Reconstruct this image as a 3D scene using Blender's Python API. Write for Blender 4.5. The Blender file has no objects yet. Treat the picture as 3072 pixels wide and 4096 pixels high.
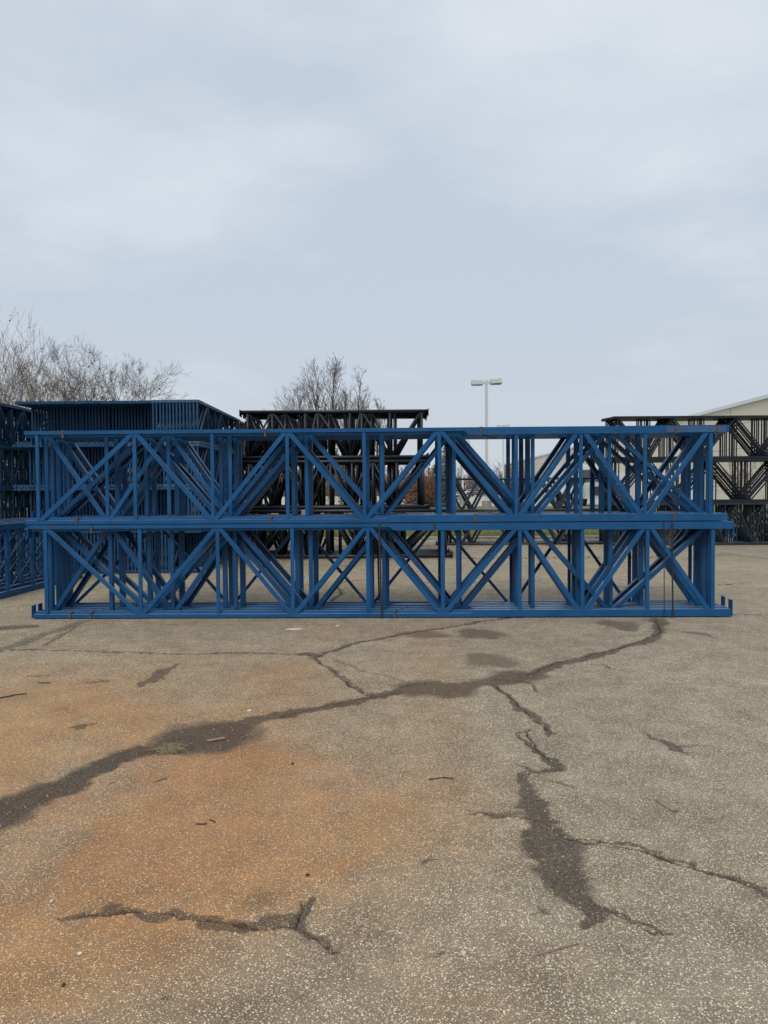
import bpy, bmesh, math, random
import numpy as np
from mathutils import Matrix, Vector
R = math.radians
scene = bpy.context.scene
COL = scene.collection

# ------------------------------------------------------------------ camera
F_PX, CX, CY, EYE = 2900.0, 1536.0, 2048.0, 1.5
PITCH, ROLL = math.atan(88 / 2900), R(-0.39)
cam_d = bpy.data.cameras.new('camera')
cam = bpy.data.objects.new('camera', cam_d)
COL.objects.link(cam)
cam_d.sensor_fit = 'HORIZONTAL'
cam_d.sensor_width = 36.0
cam_d.lens = F_PX / 3072 * 36.0
cam_d.clip_start = 0.05
cam_d.clip_end = 3000
CM = Matrix.Rotation(math.pi / 2 - PITCH, 4, 'X') @ Matrix.Rotation(ROLL, 4, 'Z')
cam.matrix_world = Matrix.Translation((0, 0, EYE)) @ CM
scene.camera = cam

# ------------------------------------------------------------------ world and sun
SUN_EL, SUN_AZ = R(48), R(200)
world = bpy.data.worlds.new('World')
scene.world = world
world.use_nodes = True
wn, wl = world.node_tree.nodes, world.node_tree.links
wn.clear()
w_out = wn.new('ShaderNodeOutputWorld')
sky = wn.new('ShaderNodeTexSky')
sky.sky_type = 'NISHITA'
sky.sun_disc = False
sky.sun_elevation = SUN_EL
sky.sun_rotation = SUN_AZ
bg_sky = wn.new('ShaderNodeBackground')
bg_sky.inputs[1].default_value = 0.06
wl.new(sky.outputs[0], bg_sky.inputs[0])
tc = wn.new('ShaderNodeTexCoord')
sep = wn.new('ShaderNodeSeparateXYZ')
wl.new(tc.outputs['Generated'], sep.inputs[0])
def wmath(op, a, b=None, c=None):
    n = wn.new('ShaderNodeMath'); n.operation = op
    for i, v in enumerate((a, b, c)):
        if v is None: continue
        if isinstance(v, (int, float)): n.inputs[i].default_value = v
        else: wl.new(v, n.inputs[i])
    return n.outputs[0]
zc = wmath('ADD', wmath('MAXIMUM', sep.outputs[2], 0.0), 0.16)
cmb = wn.new('ShaderNodeCombineXYZ')
wl.new(wmath('DIVIDE', sep.outputs[0], zc), cmb.inputs[0])
wl.new(wmath('DIVIDE', sep.outputs[1], zc), cmb.inputs[1])
def wnoise(scale, detail, rough, off, dist=0.0):
    mp = wn.new('ShaderNodeMapping'); mp.inputs['Location'].default_value = off
    mp.inputs['Rotation'].default_value = (0, 0, R(24)); mp.inputs['Scale'].default_value = (1.0, 1.25, 1.0)
    wl.new(cmb.outputs[0], mp.inputs[0])
    n = wn.new('ShaderNodeTexNoise'); n.inputs['Scale'].default_value = scale
    n.inputs['Detail'].default_value = detail; n.inputs['Roughness'].default_value = rough
    n.inputs['Distortion'].default_value = dist
    wl.new(mp.outputs[0], n.inputs[0]); return n.outputs[0]
n1 = wnoise(0.75, 3.0, 0.45, (3.1, 7.4, 0), 0.5)
n2 = wnoise(1.5, 4.0, 0.45, (9.0, 1.2, 0), 0.2)
n3 = wnoise(4.2, 6.0, 0.6, (2.0, 5.0, 0), 0.3)
nn = wmath('ADD', wmath('ADD', wmath('MULTIPLY', n1, 0.52), wmath('MULTIPLY', n2, 0.32)), wmath('MULTIPLY', n3, 0.16))
rmp = wn.new('ShaderNodeValToRGB')
el = rmp.color_ramp.elements
el[0].position = 0.42; el[0].color = (0.425, 0.480, 0.558, 1)
el[1].position = 0.63; el[1].color = (0.572, 0.607, 0.650, 1)
wl.new(wmath('MULTIPLY_ADD', wmath('SUBTRACT', sep.outputs[2], 0.38), 0.45, nn), rmp.inputs[0])
hz = wn.new('ShaderNodeMapRange'); hz.interpolation_type = 'SMOOTHSTEP'
hz.inputs['From Min'].default_value = 0.0; hz.inputs['From Max'].default_value = 0.34
hz.inputs['To Min'].default_value = 0.7; hz.inputs['To Max'].default_value = 0.0
wl.new(sep.outputs[2], hz.inputs[0])
mixh = wn.new('ShaderNodeMixRGB'); mixh.inputs[2].default_value = (0.447, 0.477, 0.515, 1)
wl.new(hz.outputs[0], mixh.inputs[0]); wl.new(rmp.outputs[0], mixh.inputs[1])
bg_cl = wn.new('ShaderNodeBackground'); bg_cl.inputs[1].default_value = 1.0
wl.new(mixh.outputs[0], bg_cl.inputs[0])
mx = wn.new('ShaderNodeMixShader'); mx.inputs[0].default_value = 0.93
wl.new(bg_sky.outputs[0], mx.inputs[1]); wl.new(bg_cl.outputs[0], mx.inputs[2])
wl.new(mx.outputs[0], w_out.inputs[0])

sun_d = bpy.data.lights.new('sun', 'SUN')
sun_d.energy = 1.5; sun_d.angle = R(28); sun_d.color = (1.0, 0.95, 0.88)
sun = bpy.data.objects.new('sun', sun_d); COL.objects.link(sun)
# light comes from behind the camera, high up
sdir = Vector((math.sin(SUN_AZ) * math.cos(SUN_EL), math.cos(SUN_AZ) * math.cos(SUN_EL), math.sin(SUN_EL)))
sun.rotation_euler = sdir.to_track_quat('Z', 'Y').to_euler()

scene.view_settings.view_transform = 'Standard'
scene.view_settings.look = 'None'
scene.view_settings.exposure = 0.45
scene.view_settings.gamma = 1.0
scene.view_settings.use_curve_mapping = False

# ------------------------------------------------------------------ pixel to world
CM3 = CM.to_3x3()
def ray(px, py): return CM3 @ Vector(((px - CX) / F_PX, -(py - CY) / F_PX, -1.0))
def gnd(px, py, z=0.0):
    v = ray(px, py); return Vector((0, 0, EYE)) + v * ((z - EYE) / v.z)
def atY(px, py, Y):
    v = ray(px, py); return Vector((0, 0, EYE)) + v * (Y / v.y)

# ------------------------------------------------------------------ materials
def new_mat(name):
    m = bpy.data.materials.new(name); m.use_nodes = True
    nt = m.node_tree; b = nt.nodes['Principled BSDF']
    return m, nt, b
def N(nt, t, **kw):
    n = nt.nodes.new(t)
    for k, v in kw.items():
        if k in n.inputs: n.inputs[k].default_value = v
        else: setattr(n, k, v)
    return n
def ramp(nt, src, stops):
    r = nt.nodes.new('ShaderNodeValToRGB')
    e = r.color_ramp.elements
    while len(e) < len(stops): e.new(0.5)
    for i, (p, c) in enumerate(stops):
        e[i].position = p; e[i].color = (c if len(c) == 4 else tuple(c) + (1,)) if isinstance(c, (tuple, list)) else (c, c, c, 1)
    nt.links.new(src, r.inputs[0]); return r.outputs[0]
def mixc(nt, fac, a, b, mode='MIX'):
    n = nt.nodes.new('ShaderNodeMixRGB'); n.blend_type = mode
    for i, v in enumerate((fac, a, b)):
        if isinstance(v, (int, float)): n.inputs[i].default_value = v if i == 0 else (v, v, v, 1)
        elif isinstance(v, (tuple, list)): n.inputs[i].default_value = tuple(v)[:3] + (1,)
        else: nt.links.new(v, n.inputs[i])
    return n.outputs[0]
def noise(nt, scale, detail=4, rough=0.55, vec=None, dist=0.0):
    n = N(nt, 'ShaderNodeTexNoise', Scale=scale, Detail=detail, Roughness=rough, Distortion=dist)
    if vec is not None: nt.links.new(vec, n.inputs[0])
    return n.outputs[0]
def pos(nt): return nt.nodes.new('ShaderNodeNewGeometry').outputs['Position']
def bump(nt, b, h, strength, dist):
    n = N(nt, 'ShaderNodeBump', Strength=strength, Distance=dist)
    nt.links.new(h, n.inputs['Height']); nt.links.new(n.outputs[0], b.inputs['Normal'])

def paint(name, c1, c2, rust=0.70, rough=0.42, spec=0.5, dust_sheen=(0.27, 0.34, 0.42), dust_sheen_amt=0.42):
    m, nt, b = new_mat(name)
    P = pos(nt)
    col = mixc(nt, ramp(nt, noise(nt, 2.3, 5, 0.6, P), [(0.35, 0.0), (0.68, 1.0)]), c1, c2)
    mp = N(nt, 'ShaderNodeMapping'); mp.inputs['Scale'].default_value = (1.0, 1.0, 14.0)
    nt.links.new(P, mp.inputs[0])
    d = ramp(nt, noise(nt, 3.0, 6, 0.7, mp.outputs[0]), [(0.5, 0.0), (0.78, 1.0)])
    geo = nt.nodes.new('ShaderNodeNewGeometry'); s = nt.nodes.new('ShaderNodeSeparateXYZ')
    nt.links.new(geo.outputs['Normal'], s.inputs[0])
    up = N(nt, 'ShaderNodeMapRange'); up.inputs['From Min'].default_value = 0.2; up.inputs['To Max'].default_value = dust_sheen_amt  # upward faces painted paler for sky sheen as well as dust
    nt.links.new(s.outputs[2], up.inputs[0])
    add = N(nt, 'ShaderNodeMath', operation='MULTIPLY_ADD'); add.inputs[1].default_value = 0.04
    nt.links.new(d, add.inputs[0]); nt.links.new(up.outputs[0], add.inputs[2])
    col = mixc(nt, add.outputs[0], col, dust_sheen)
    # chips and rust
    r1 = ramp(nt, noise(nt, 5.0, 9, 0.72, P), [(rust, 0.0), (rust + 0.025, 1.0)])
    col = mixc(nt, r1, col, mixc(nt, noise(nt, 40, 3, 0.5, P), (0.035, 0.022, 0.018), (0.12, 0.05, 0.028)))
    nt.links.new(col, b.inputs['Base Color'])
    rr = ramp(nt, noise(nt, 6, 5, 0.6, P), [(0.3, rough - 0.1), (0.7, rough + 0.15)])
    nt.links.new(rr, b.inputs['Roughness'])
    b.inputs['Specular IOR Level'].default_value = spec
    bump(nt, b, noise(nt, 25, 3, 0.5, P), 0.08, 0.004)
    return m
M_BLUE = paint('blue_paint', (0.006, 0.064, 0.178), (0.012, 0.084, 0.218), rust=0.665, rough=0.36, spec=0.22)
M_BLUE2 = paint('blue_paint_worn', (0.005, 0.050, 0.142), (0.009, 0.068, 0.180), rust=0.635, rough=0.36, spec=0.22)
M_RUSTY = paint('blue_paint_rusting', (0.018, 0.075, 0.18), (0.028, 0.095, 0.21), rust=0.57)
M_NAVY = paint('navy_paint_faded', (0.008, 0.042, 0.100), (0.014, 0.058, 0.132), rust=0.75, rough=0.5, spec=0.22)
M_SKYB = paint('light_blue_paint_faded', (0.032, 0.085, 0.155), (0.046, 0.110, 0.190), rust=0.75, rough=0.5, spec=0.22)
M_BLACK = paint('black_paint', (0.005, 0.008, 0.014), (0.009, 0.014, 0.022), rust=0.74, rough=0.4, spec=0.35, dust_sheen=(0.10, 0.12, 0.14), dust_sheen_amt=0.3)
M_GREY = paint('slate_paint', (0.010, 0.018, 0.027), (0.018, 0.030, 0.043), rust=0.75, rough=0.42, spec=0.35, dust_sheen=(0.16, 0.18, 0.18), dust_sheen_amt=0.35)
def simple(name, c, rough=0.6, metal=0.0, c2=None, sc=8.0, bmp=0.0, spec=0.5):
    m, nt, b = new_mat(name)
    P = pos(nt)
    c2 = c2 or tuple(x * 0.72 for x in c)
    nt.links.new(mixc(nt, ramp(nt, noise(nt, sc, 6, 0.6, P), [(0.35, 0.0), (0.65, 1.0)]), c, c2), b.inputs['Base Color'])
    b.inputs['Roughness'].default_value = rough; b.inputs['Metallic'].default_value = metal
    b.inputs['Specular IOR Level'].default_value = spec
    if bmp: bump(nt, b, noise(nt, sc * 6, 4, 0.6, P), bmp, 0.01)
    return m
M_STRAP = simple('black_steel_band', (0.016, 0.015, 0.015), 0.45, 0.0)
M_RSTRAP = simple('rusty_steel_band', (0.045, 0.036, 0.032), 0.7, 0.0, (0.10, 0.06, 0.045), 30)
M_WHITE = simple('white_paint', (0.68, 0.71, 0.74), 0.5, 0, (0.63, 0.66, 0.69), 3)
M_LENS = simple('lamp_glass', (0.28, 0.29, 0.30), 0.3)
M_CONC = simple('concrete', (0.30, 0.29, 0.27), 0.9, 0, (0.20, 0.195, 0.18), 5, 0.3)
M_BARK = simple('bark_brown', (0.085, 0.068, 0.055), 0.9, 0, (0.05, 0.04, 0.034), 12)
M_BARKL = simple('bark_tan', (0.24, 0.19, 0.135), 0.9, 0, (0.16, 0.125, 0.09), 12)
M_TWIG = simple('twig_brown', (0.16, 0.135, 0.115), 0.9, 0, (0.10, 0.082, 0.07), 9)
M_DLEAF = simple('dry_leaf', (0.12, 0.085, 0.055), 0.9, 0, (0.06, 0.045, 0.03), 9)
M_ORANGE = simple('russet_foliage', (0.17, 0.07, 0.032), 0.9, 0, (0.10, 0.048, 0.026), 3)
M_SPRUCE = simple('spruce_needles', (0.055, 0.085, 0.065), 0.8, 0, (0.11, 0.145, 0.12), 2.5)
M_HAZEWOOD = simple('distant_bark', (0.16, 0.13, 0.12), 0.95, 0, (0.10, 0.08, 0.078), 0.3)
M_WOOD = simple('weathered_wood', (0.28, 0.22, 0.16), 0.85, 0, (0.16, 0.12, 0.09), 20)
M_DWOOD = simple('dark_stick', (0.05, 0.04, 0.035), 0.9)
M_PAPER = simple('white_scrap', (0.65, 0.64, 0.60), 0.8, 0, (0.45, 0.43, 0.38), 30)
M_GLASS = simple('dark_glass', (0.03, 0.036, 0.04), 0.08, 0, spec=0.8)
M_TYRE = simple('tyre_rubber', (0.02, 0.02, 0.02), 0.8)
M_RIM = simple('wheel_rim', (0.4, 0.4, 0.42), 0.35, 0.8)
M_CARG = simple('grey_car_paint', (0.10, 0.11, 0.12), 0.3, 0.3)
M_CARW = simple('white_car_paint', (0.70, 0.71, 0.72), 0.3)
M_RED = simple('red_lens', (0.45, 0.02, 0.02), 0.3)
M_TRUCK = simple('pale_green_paint', (0.42, 0.50, 0.46), 0.4)
M_STRAW = simple('dry_straw', (0.36, 0.30, 0.18), 0.9)

# ------------------------------------------------------------------ object helpers
def tag(o, label=None, cat=None, group=None, kind=None):
    if label: o['label'] = label
    if cat: o['category'] = cat
    if group: o['group'] = group
    if kind: o['kind'] = kind
    return o
def link(o, parent=None):
    COL.objects.link(o)
    if parent is not None: o.parent = parent
    return o
def empty(name, loc, rz=0.0):
    o = bpy.data.objects.new(name, None); o.empty_display_size = 0.2
    o.location = loc; o.rotation_euler = (0, 0, rz); return link(o)
class MB:
    def __init__(s): s.v = []; s.f = []
    def add(s, vs, fs):
        o = len(s.v); s.v += [tuple(v) for v in vs]; s.f += [tuple(i + o for i in f) for f in fs]; return s
    def box(s, x0, x1, y0, y1, z0, z1):
        return s.add([(x0,y0,z0),(x1,y0,z0),(x1,y1,z0),(x0,y1,z0),(x0,y0,z1),(x1,y0,z1),(x1,y1,z1),(x0,y1,z1)],
                     [(0,3,2,1),(4,5,6,7),(0,1,5,4),(1,2,6,5),(2,3,7,6),(3,0,4,7)])
    def loft(s, A, B):
        n = len(A)
        return s.add(list(A) + list(B), [tuple(range(n - 1, -1, -1)), tuple(range(n, 2 * n))] +
                     [(i, (i + 1) % n, n + (i + 1) % n, n + i) for i in range(n)])
    def tube(s, p0, p1, r0, r1=None, n=8):
        r1 = r0 if r1 is None else r1
        p0, p1 = Vector(p0), Vector(p1); d = (p1 - p0)
        if d.length < 1e-9: return s
        d.normalize(); a = d.orthogonal().normalized(); b = d.cross(a)
        A = [p0 + (a * math.cos(t) + b * math.sin(t)) * r0 for t in [2 * math.pi * i / n for i in range(n)]]
        B = [p1 + (a * math.cos(t) + b * math.sin(t)) * r1 for t in [2 * math.pi * i / n for i in range(n)]]
        return s.loft(A, B)
    def mesh(s, name, mat, smooth=False):
        me = bpy.data.meshes.new(name); me.from_pydata(s.v, [], s.f)
        bm = bmesh.new(); bm.from_mesh(me); bmesh.ops.recalc_face_normals(bm, faces=bm.faces); bm.to_mesh(me); bm.free()
        me.materials.append(mat)
        if smooth:
            me.polygons.foreach_set('use_smooth', [True] * len(me.polygons))
        return me
    def build(s, name, mat, parent=None, smooth=False):
        return link(bpy.data.objects.new(name, s.mesh(name, mat, smooth)), parent)
def copy_tree(o, parent=None):
    c = o.copy(); COL.objects.link(c); c.parent = parent
    for ch in o.children: copy_tree(ch, c)
    return c

# ------------------------------------------------------------------ rack frames
STEP = [(0.0, 0.0), (0.0, 0.043), (0.030, 0.046), (0.032, 0.074), (0.076, 0.074), (0.076, 0.0)]
def channel(w, y0, dep, t=0.004, opened=False):
    a = w / 2
    if opened:
        return [(-a, y0 + dep), (a, y0 + dep), (a, y0), (a - t, y0), (a - t, y0 + dep - t), (-a + t, y0 + dep - t), (-a + t, y0), (-a, y0)]
    return [(-a, y0), (a, y0), (a, y0 + dep), (a - t, y0 + dep), (a - t, y0 + t), (-a + t, y0 + t), (-a + t, y0 + dep), (-a, y0 + dep)]
def upright_brace(x, z0, z1, prof):
    return MB().loft([(x + a, y, z0) for a, y in prof], [(x + a, y, z1) for a, y in prof])
def slanted_brace(x0, z0, x1, z1, prof):
    """ends are cut level, flush with the two posts"""
    L = math.hypot(x1 - x0, z1 - z0); ux, uz = (x1 - x0) / L, (z1 - z0) / L
    def cut(x, z, a):
        px, pz = x - uz * a, z + ux * a
        return px + (z - pz) * ux / uz
    return MB().loft([(cut(x0, z0, a), y, z0) for a, y in prof], [(cut(x1, z1, a), y, z1) for a, y in prof])

def front_frame(root, H, lo, hi, nodes, rb, rt, wv=0.042, wd=0.046, opened=False, mat=M_BLUE, mat_top=None, plates='', deep=False):
    """lo/hi = (start, end) of the lower / upper post; nodes = [(x, 'T' or 'B'), ...]; rb/rt = where the boxed part starts"""
    for (x0, x1), top, rs in ((lo, False, rb), (hi, True, rt)):
        zz = (lambda z: H - z) if top else (lambda z: z)
        mm = (mat_top or mat) if top else mat
        p = MB().loft([(x0, y, zz(z)) for y, z in STEP], [(x1, y, zz(z)) for y, z in STEP]).build('post', mm, root)
        if rs is not None:
            m = MB()
            A = [(x, -0.002, zz(z)) for x, z in ((rs, 0.003), (rs, 0.046), (rs + 0.045, 0.083), (x1 - 0.004, 0.083), (x1 - 0.004, 0.003))]
            m.loft(A, [(x, 0.0775, z) for x, _, z in A])
            k = rs + 0.17
            while k < x1 - 0.1:
                z0, z1 = sorted((zz(0.047), zz(0.054)))
                m.box(k, k + 0.038, -0.005, -0.001, z0, z1); k += 0.262
            m.build('reinforcement', mm, p)
        for side in plates:
            X = x1 + 0.001 if side == 'R' else x0 - 0.011
            z0, z1 = sorted((zz(0.002), zz(0.190 if side == 'R' else 0.150)))
            m = MB().box(X, X + 0.010, -0.006, 0.086, z0, z1)
            for yy in (0.02, 0.07):
                zb = zz(0.145 if side == 'R' else 0.115)
                m.tube((X - 0.004, yy, zb), (X + 0.014, yy, zb), 0.008, n=6)
            m.build('base_plate', mm, p)
    z0, z1 = 0.0465, H - 0.0465
    pv = channel(wv, 0.0075, 0.058 if deep else 0.024, opened=False); pd = channel(wd, 0.0045, 0.066 if deep else 0.029, opened=opened)
    for x, _ in nodes:
        upright_brace(x, z0, z1, pv).build('strut', mat, root)
    for (xa, ka), (xb, kb) in zip(nodes, nodes[1:]):
        s = 0.028 if xb > xa else -0.028
        if ka == kb: continue
        za, zb = (z0, z1) if ka == 'B' else (z1, z0)
        slanted_brace(xa + s, za, xb - s, zb, pd).build('diagonal_brace', mat, root)

# stack plane in the foreground
PA, PB = gnd(131, 2477), gnd(2928, 2469)
SU = (PB - PA).normalized(); SN = Vector((-SU.y, SU.x, 0)); STACK_RZ = math.atan2(SU.y, SU.x)
def along(px, py, off):
    v = ray(px, py); P = PA + SN * off
    t = (P - Vector((0, 0, EYE))).dot(SN) / v.dot(SN)
    return (Vector((0, 0, EYE)) + v * t - P).dot(SU)
PITCHY, PITCHU = 0.130, 0.158
HL = 1.098
def nodelist(pxs, first, off, yT, yB):
    out = []; k = first
    for px in pxs:
        out.append((along(px, yT if k == 'T' else yB, off), k)); k = 'B' if k == 'T' else 'T'
    return out
L1 = nodelist([178, 562, 868, 1171, 1470, 1772, 2080, 2331, 2592, 2852], 'T', 0, 2115, 2455)
L2 = nodelist([203, 438, 690, 937, 1244, 1534, 1834, 2132, 2444, 2843], 'B', PITCHY, 2115, 2445)
U1 = nodelist([152, 535, 851, 1147, 1458, 1757, 2066, 2325, 2581, 2846], 'B', 0, 1740, 2080)
U2 = nodelist([181, 429, 671, 922, 1224, 1529, 1816, 2132, 2440, 2833], 'T', PITCHU, 1745, 2072)
flip = lambda ns: [(x, 'B' if k == 'T' else 'T') for x, k in ns]
ORD = ['front', 'second', 'third', 'fourth', 'fifth', 'sixth', 'seventh', 'eighth', 'ninth', 'tenth', 'eleventh', 'twelfth', 'thirteenth', 'fourteenth']
rng = random.Random(5)
def ordn(k):
    return ORD[k] + ' from the front' if k else 'front one'
e = lambda px, py, k=0: along(px, py, k * PITCHY)
for k in range(6):
    base = {0: L1, 1: L2, 2: L1, 3: L2, 4: L1, 5: flip(L1)}[k]
    j = 0 if k < 2 else rng.uniform(-0.035, 0.035)
    nodes = [(x + j, q) for x, q in base]
    off = PA + SN * (k * PITCHY)
    rt = empty('rack_frame', (off.x, off.y, 0.012), STACK_RZ)
    rb = [e(1880, 2445), e(1875, 2440), e(1868, 2435), 4.22, e(1850, 2425), 4.12][k]
    rtop = [e(1560, 2100), 4.3, 5.2, 4.3, 5.1, 4.3, 4.4][k]
    jj = 0 if k == 0 else rng.uniform(-0.05, 0.05)
    front_frame(rt, HL, (0.0 + jj, 8.18 + jj), (-0.03 + jj, 8.19 + jj), nodes, rb, rtop,
                wv=[0.042, 0.044, 0.05, 0.06, 0.050, 0.036][k], wd=[0.047, 0.05, 0.05, 0.055, 0.045, 0.036][k],
                opened=(k == 3), mat=M_BLUE if k in (0, 2, 4) else M_BLUE2,
                plates=['LR', 'L', 'R', 'L', 'R', 'L', 'R'][k], deep=(k in (1, 2, 3, 4)))
    extra = {0: 'long brace at its left end', 1: 'long brace at its right end', 5: 'thinner and darker braces'}.get(k, 'long and paint-worn')
    tag(rt, 'blue rack upright, %s, lower foreground layer, %s' % (ordn(k), extra), 'rack frame',
        'blue rack frames in the lower layer of the foreground stack')
U_Z = HL + 0.012 + 0.012
for k in range(6):
    base = U1 if k % 2 == 0 else U2
    j = 0 if k < 2 else rng.uniform(-0.03, 0.03)
    nodes = [(x + j, q) for x, q in base]
    off = PA + SN * (k * PITCHU)
    rt = empty('rack_frame', (off.x, off.y, U_Z), STACK_RZ)
    rb = [e(1545, 2080), 4.2, 4.6, 4.1, 4.4, 4.2, 4.3, 4.1][k]
    rtop = [e(1858, 1725), e(1850, 1730), 4.95, 4.9, 5.0, 4.9, 4.9, 5.0][k]
    jj = 0 if k == 0 else rng.uniform(-0.05, 0.05)
    front_frame(rt, HL, (-0.068 + jj, 8.13 + jj), (-0.058 + jj, 8.14 + jj), nodes, rb, rtop,
                wv=[0.040, 0.042, 0.044, 0.055, 0.042, 0.05, 0.042, 0.05][k], wd=[0.050, 0.046, 0.05, 0.046, 0.05, 0.045, 0.05, 0.045][k],
                opened=(k in (4,)), mat=M_BLUE if k in (0, 1, 4) else M_BLUE2, mat_top=M_BLUE,
                plates=['', 'L', 'R', 'L', 'R', 'R', '', 'R'][k], deep=(k in (2, 3, 4, 5)))
    extra = {0: 'rusty top right end', 1: 'brace falling from upper left corner'}.get(k, 'packed close behind the others')
    tag(rt, 'blue rack upright, %s, upper foreground layer, %s' % (ordn(k), extra), 'rack frame',
        'blue rack frames in the upper layer of the foreground stack')
    if k == 0:
        tp = [c for c in rt.children if c.name.startswith('post')][1]
        m = MB()  # scraped rusty end of the top post, a thin patch of corroded plate
        m.box(7.42, 8.10, -0.0045, -0.0022, HL - 0.078, HL - 0.010)
        m.build('rusted_patch', M_RUSTY, tp)
        m = MB(); m.box(7.35, 8.12, 0.004, 0.094, HL + 0.0005, HL + 0.003); m.build('rusted_patch', M_RUSTY, tp)

# ------------------------------------------------------------------ slim background frames
def box_frame(root, L, H, nodes, mat, post=0.055, dep=0.05, wv=0.04, wd=0.04, round_=False, verts=True, plate=False, pdep=None, bdep=None):
    pdep = pdep or dep; bdep = bdep or dep; g0 = (dep - bdep) / 2
    """posts at z 0 and H along x; nodes as above"""
    if round_:
        r = post / 2
        for z in (r, H - r):
            p = MB().tube((0, dep / 2, z), (L, dep / 2, z), r, n=10).build('post', mat, root, True)
            if plate:
                z0, z1 = (z - r - 0.0, z + r + 0.05) if z < H / 2 else (z - r - 0.05, z + r + 0.015)
                MB().box(-0.011, -0.001, -0.01, dep + 0.01, z0, z1).box(L + 0.001, L + 0.011, -0.01, dep + 0.01, z0, z1).build('base_plate', mat, p)
    else:
        for z0 in (0, H - post):
            MB().box(0, L, dep - pdep, dep, z0, z0 + post).build('post', mat, root)
    z0, z1 = post, H - post
    if verts:
        for x, _ in nodes:
            if round_: MB().tube((x, dep / 2, z0), (x, dep / 2, z1), wv / 2, n=8).build('strut', mat, root, True)
            else: upright_brace(x, z0, z1, [(-wv/2, g0 + 0.003), (wv/2, g0 + 0.003), (wv/2, dep - g0 - 0.003), (-wv/2, dep - g0 - 0.003)]).build('strut', mat, root)
    for (xa, ka), (xb, kb) in zip(nodes, nodes[1:]):
        if ka == kb: continue
        za, zb = (z0, z1) if ka == 'B' else (z1, z0)
        if round_: MB().tube((xa + 0.03, dep / 2 + 0.004, za), (xb - 0.03, dep / 2 + 0.004, zb), wd / 2, n=8).build('diagonal_brace', mat, root, True)
        else: slanted_brace(xa + 0.025, za, xb - 0.025, zb, [(-wd/2, g0 + 0.006), (wd/2, g0 + 0.006), (wd/2, dep - g0 - 0.006), (-wd/2, dep - g0 - 0.006)]).build('diagonal_brace', mat, root)

def alt(xs, first):
    out = []; k = first
    for x in xs: out.append((x, k)); k = 'B' if k == 'T' else 'T'
    return out
TIERS = ['bottom tier', 'second tier', 'third tier', 'top tier']
def nth(n):
    n = int(n); s = 'th' if 10 <= n % 100 <= 20 else {1: 'st', 2: 'nd', 3: 'rd'}.get(n % 10, 'th')
    return '%d%s' % (n, s)

# big slatted stack: frames run away from the camera, their ends face it
TH = 0.792
def slat_proto(inset, mat, L=3.85):
    r = empty('rack_frame', (0, 0, 0), math.pi / 2)
    xs = [inset, inset + 0.75, inset + 1.35, inset + 1.95, L - 0.12 if inset + 2.6 > L else inset + 2.6]
    if inset < 0.1: xs.append(L - 0.1)
    box_frame(r, L, TH - 0.004, alt(xs, 'B'), mat, post=0.05, dep=0.045, wv=0.035, wd=0.035, pdep=0.0585, bdep=0.036 if mat is M_SKYB else 0.042)
    if mat is M_SKYB:      # inner bars coloured navy to put shade into the gaps behind the first strut
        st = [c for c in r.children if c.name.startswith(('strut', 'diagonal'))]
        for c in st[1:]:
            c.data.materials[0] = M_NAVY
    return r
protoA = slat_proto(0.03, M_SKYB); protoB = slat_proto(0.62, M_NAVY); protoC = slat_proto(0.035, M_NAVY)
used = set()
PITCHS = 0.062
xr, yr = -3.37, 13.25
for t in range(4):
    for k in range(55):
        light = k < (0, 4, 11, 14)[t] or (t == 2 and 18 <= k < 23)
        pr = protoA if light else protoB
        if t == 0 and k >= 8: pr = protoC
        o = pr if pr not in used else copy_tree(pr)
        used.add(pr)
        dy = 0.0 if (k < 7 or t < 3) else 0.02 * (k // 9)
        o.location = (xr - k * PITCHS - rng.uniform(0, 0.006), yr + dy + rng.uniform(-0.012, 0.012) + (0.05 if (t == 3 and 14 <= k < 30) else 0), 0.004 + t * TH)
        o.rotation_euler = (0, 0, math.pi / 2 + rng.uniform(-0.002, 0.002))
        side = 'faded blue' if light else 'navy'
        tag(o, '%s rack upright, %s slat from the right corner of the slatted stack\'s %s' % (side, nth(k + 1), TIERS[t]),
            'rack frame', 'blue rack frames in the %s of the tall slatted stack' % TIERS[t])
# far stack behind it, same rows
pf = empty('rack_frame', (0, 0, 0), math.pi / 2)
box_frame(pf, 3.9, 1.05, alt([0.1, 0.8, 1.5, 2.2, 2.9, 3.7], 'B'), M_BLACK, post=0.06, dep=0.05)
first = True
for t in range(3):
    for k in range(5):
        o = pf if first else copy_tree(pf); first = False
        o.location = (-3.28 - k * 0.12 + (0.02 if t == 2 else 0), 17.35, 0.004 + t * 1.055)
        tag(o, 'black rack upright behind the slatted blue stack, %s row, %s from the right' % (['lowest', 'middle', 'highest'][t], nth(k + 1)),
            'rack frame', 'dark rack frames in a stack behind the tall blue one')

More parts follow.
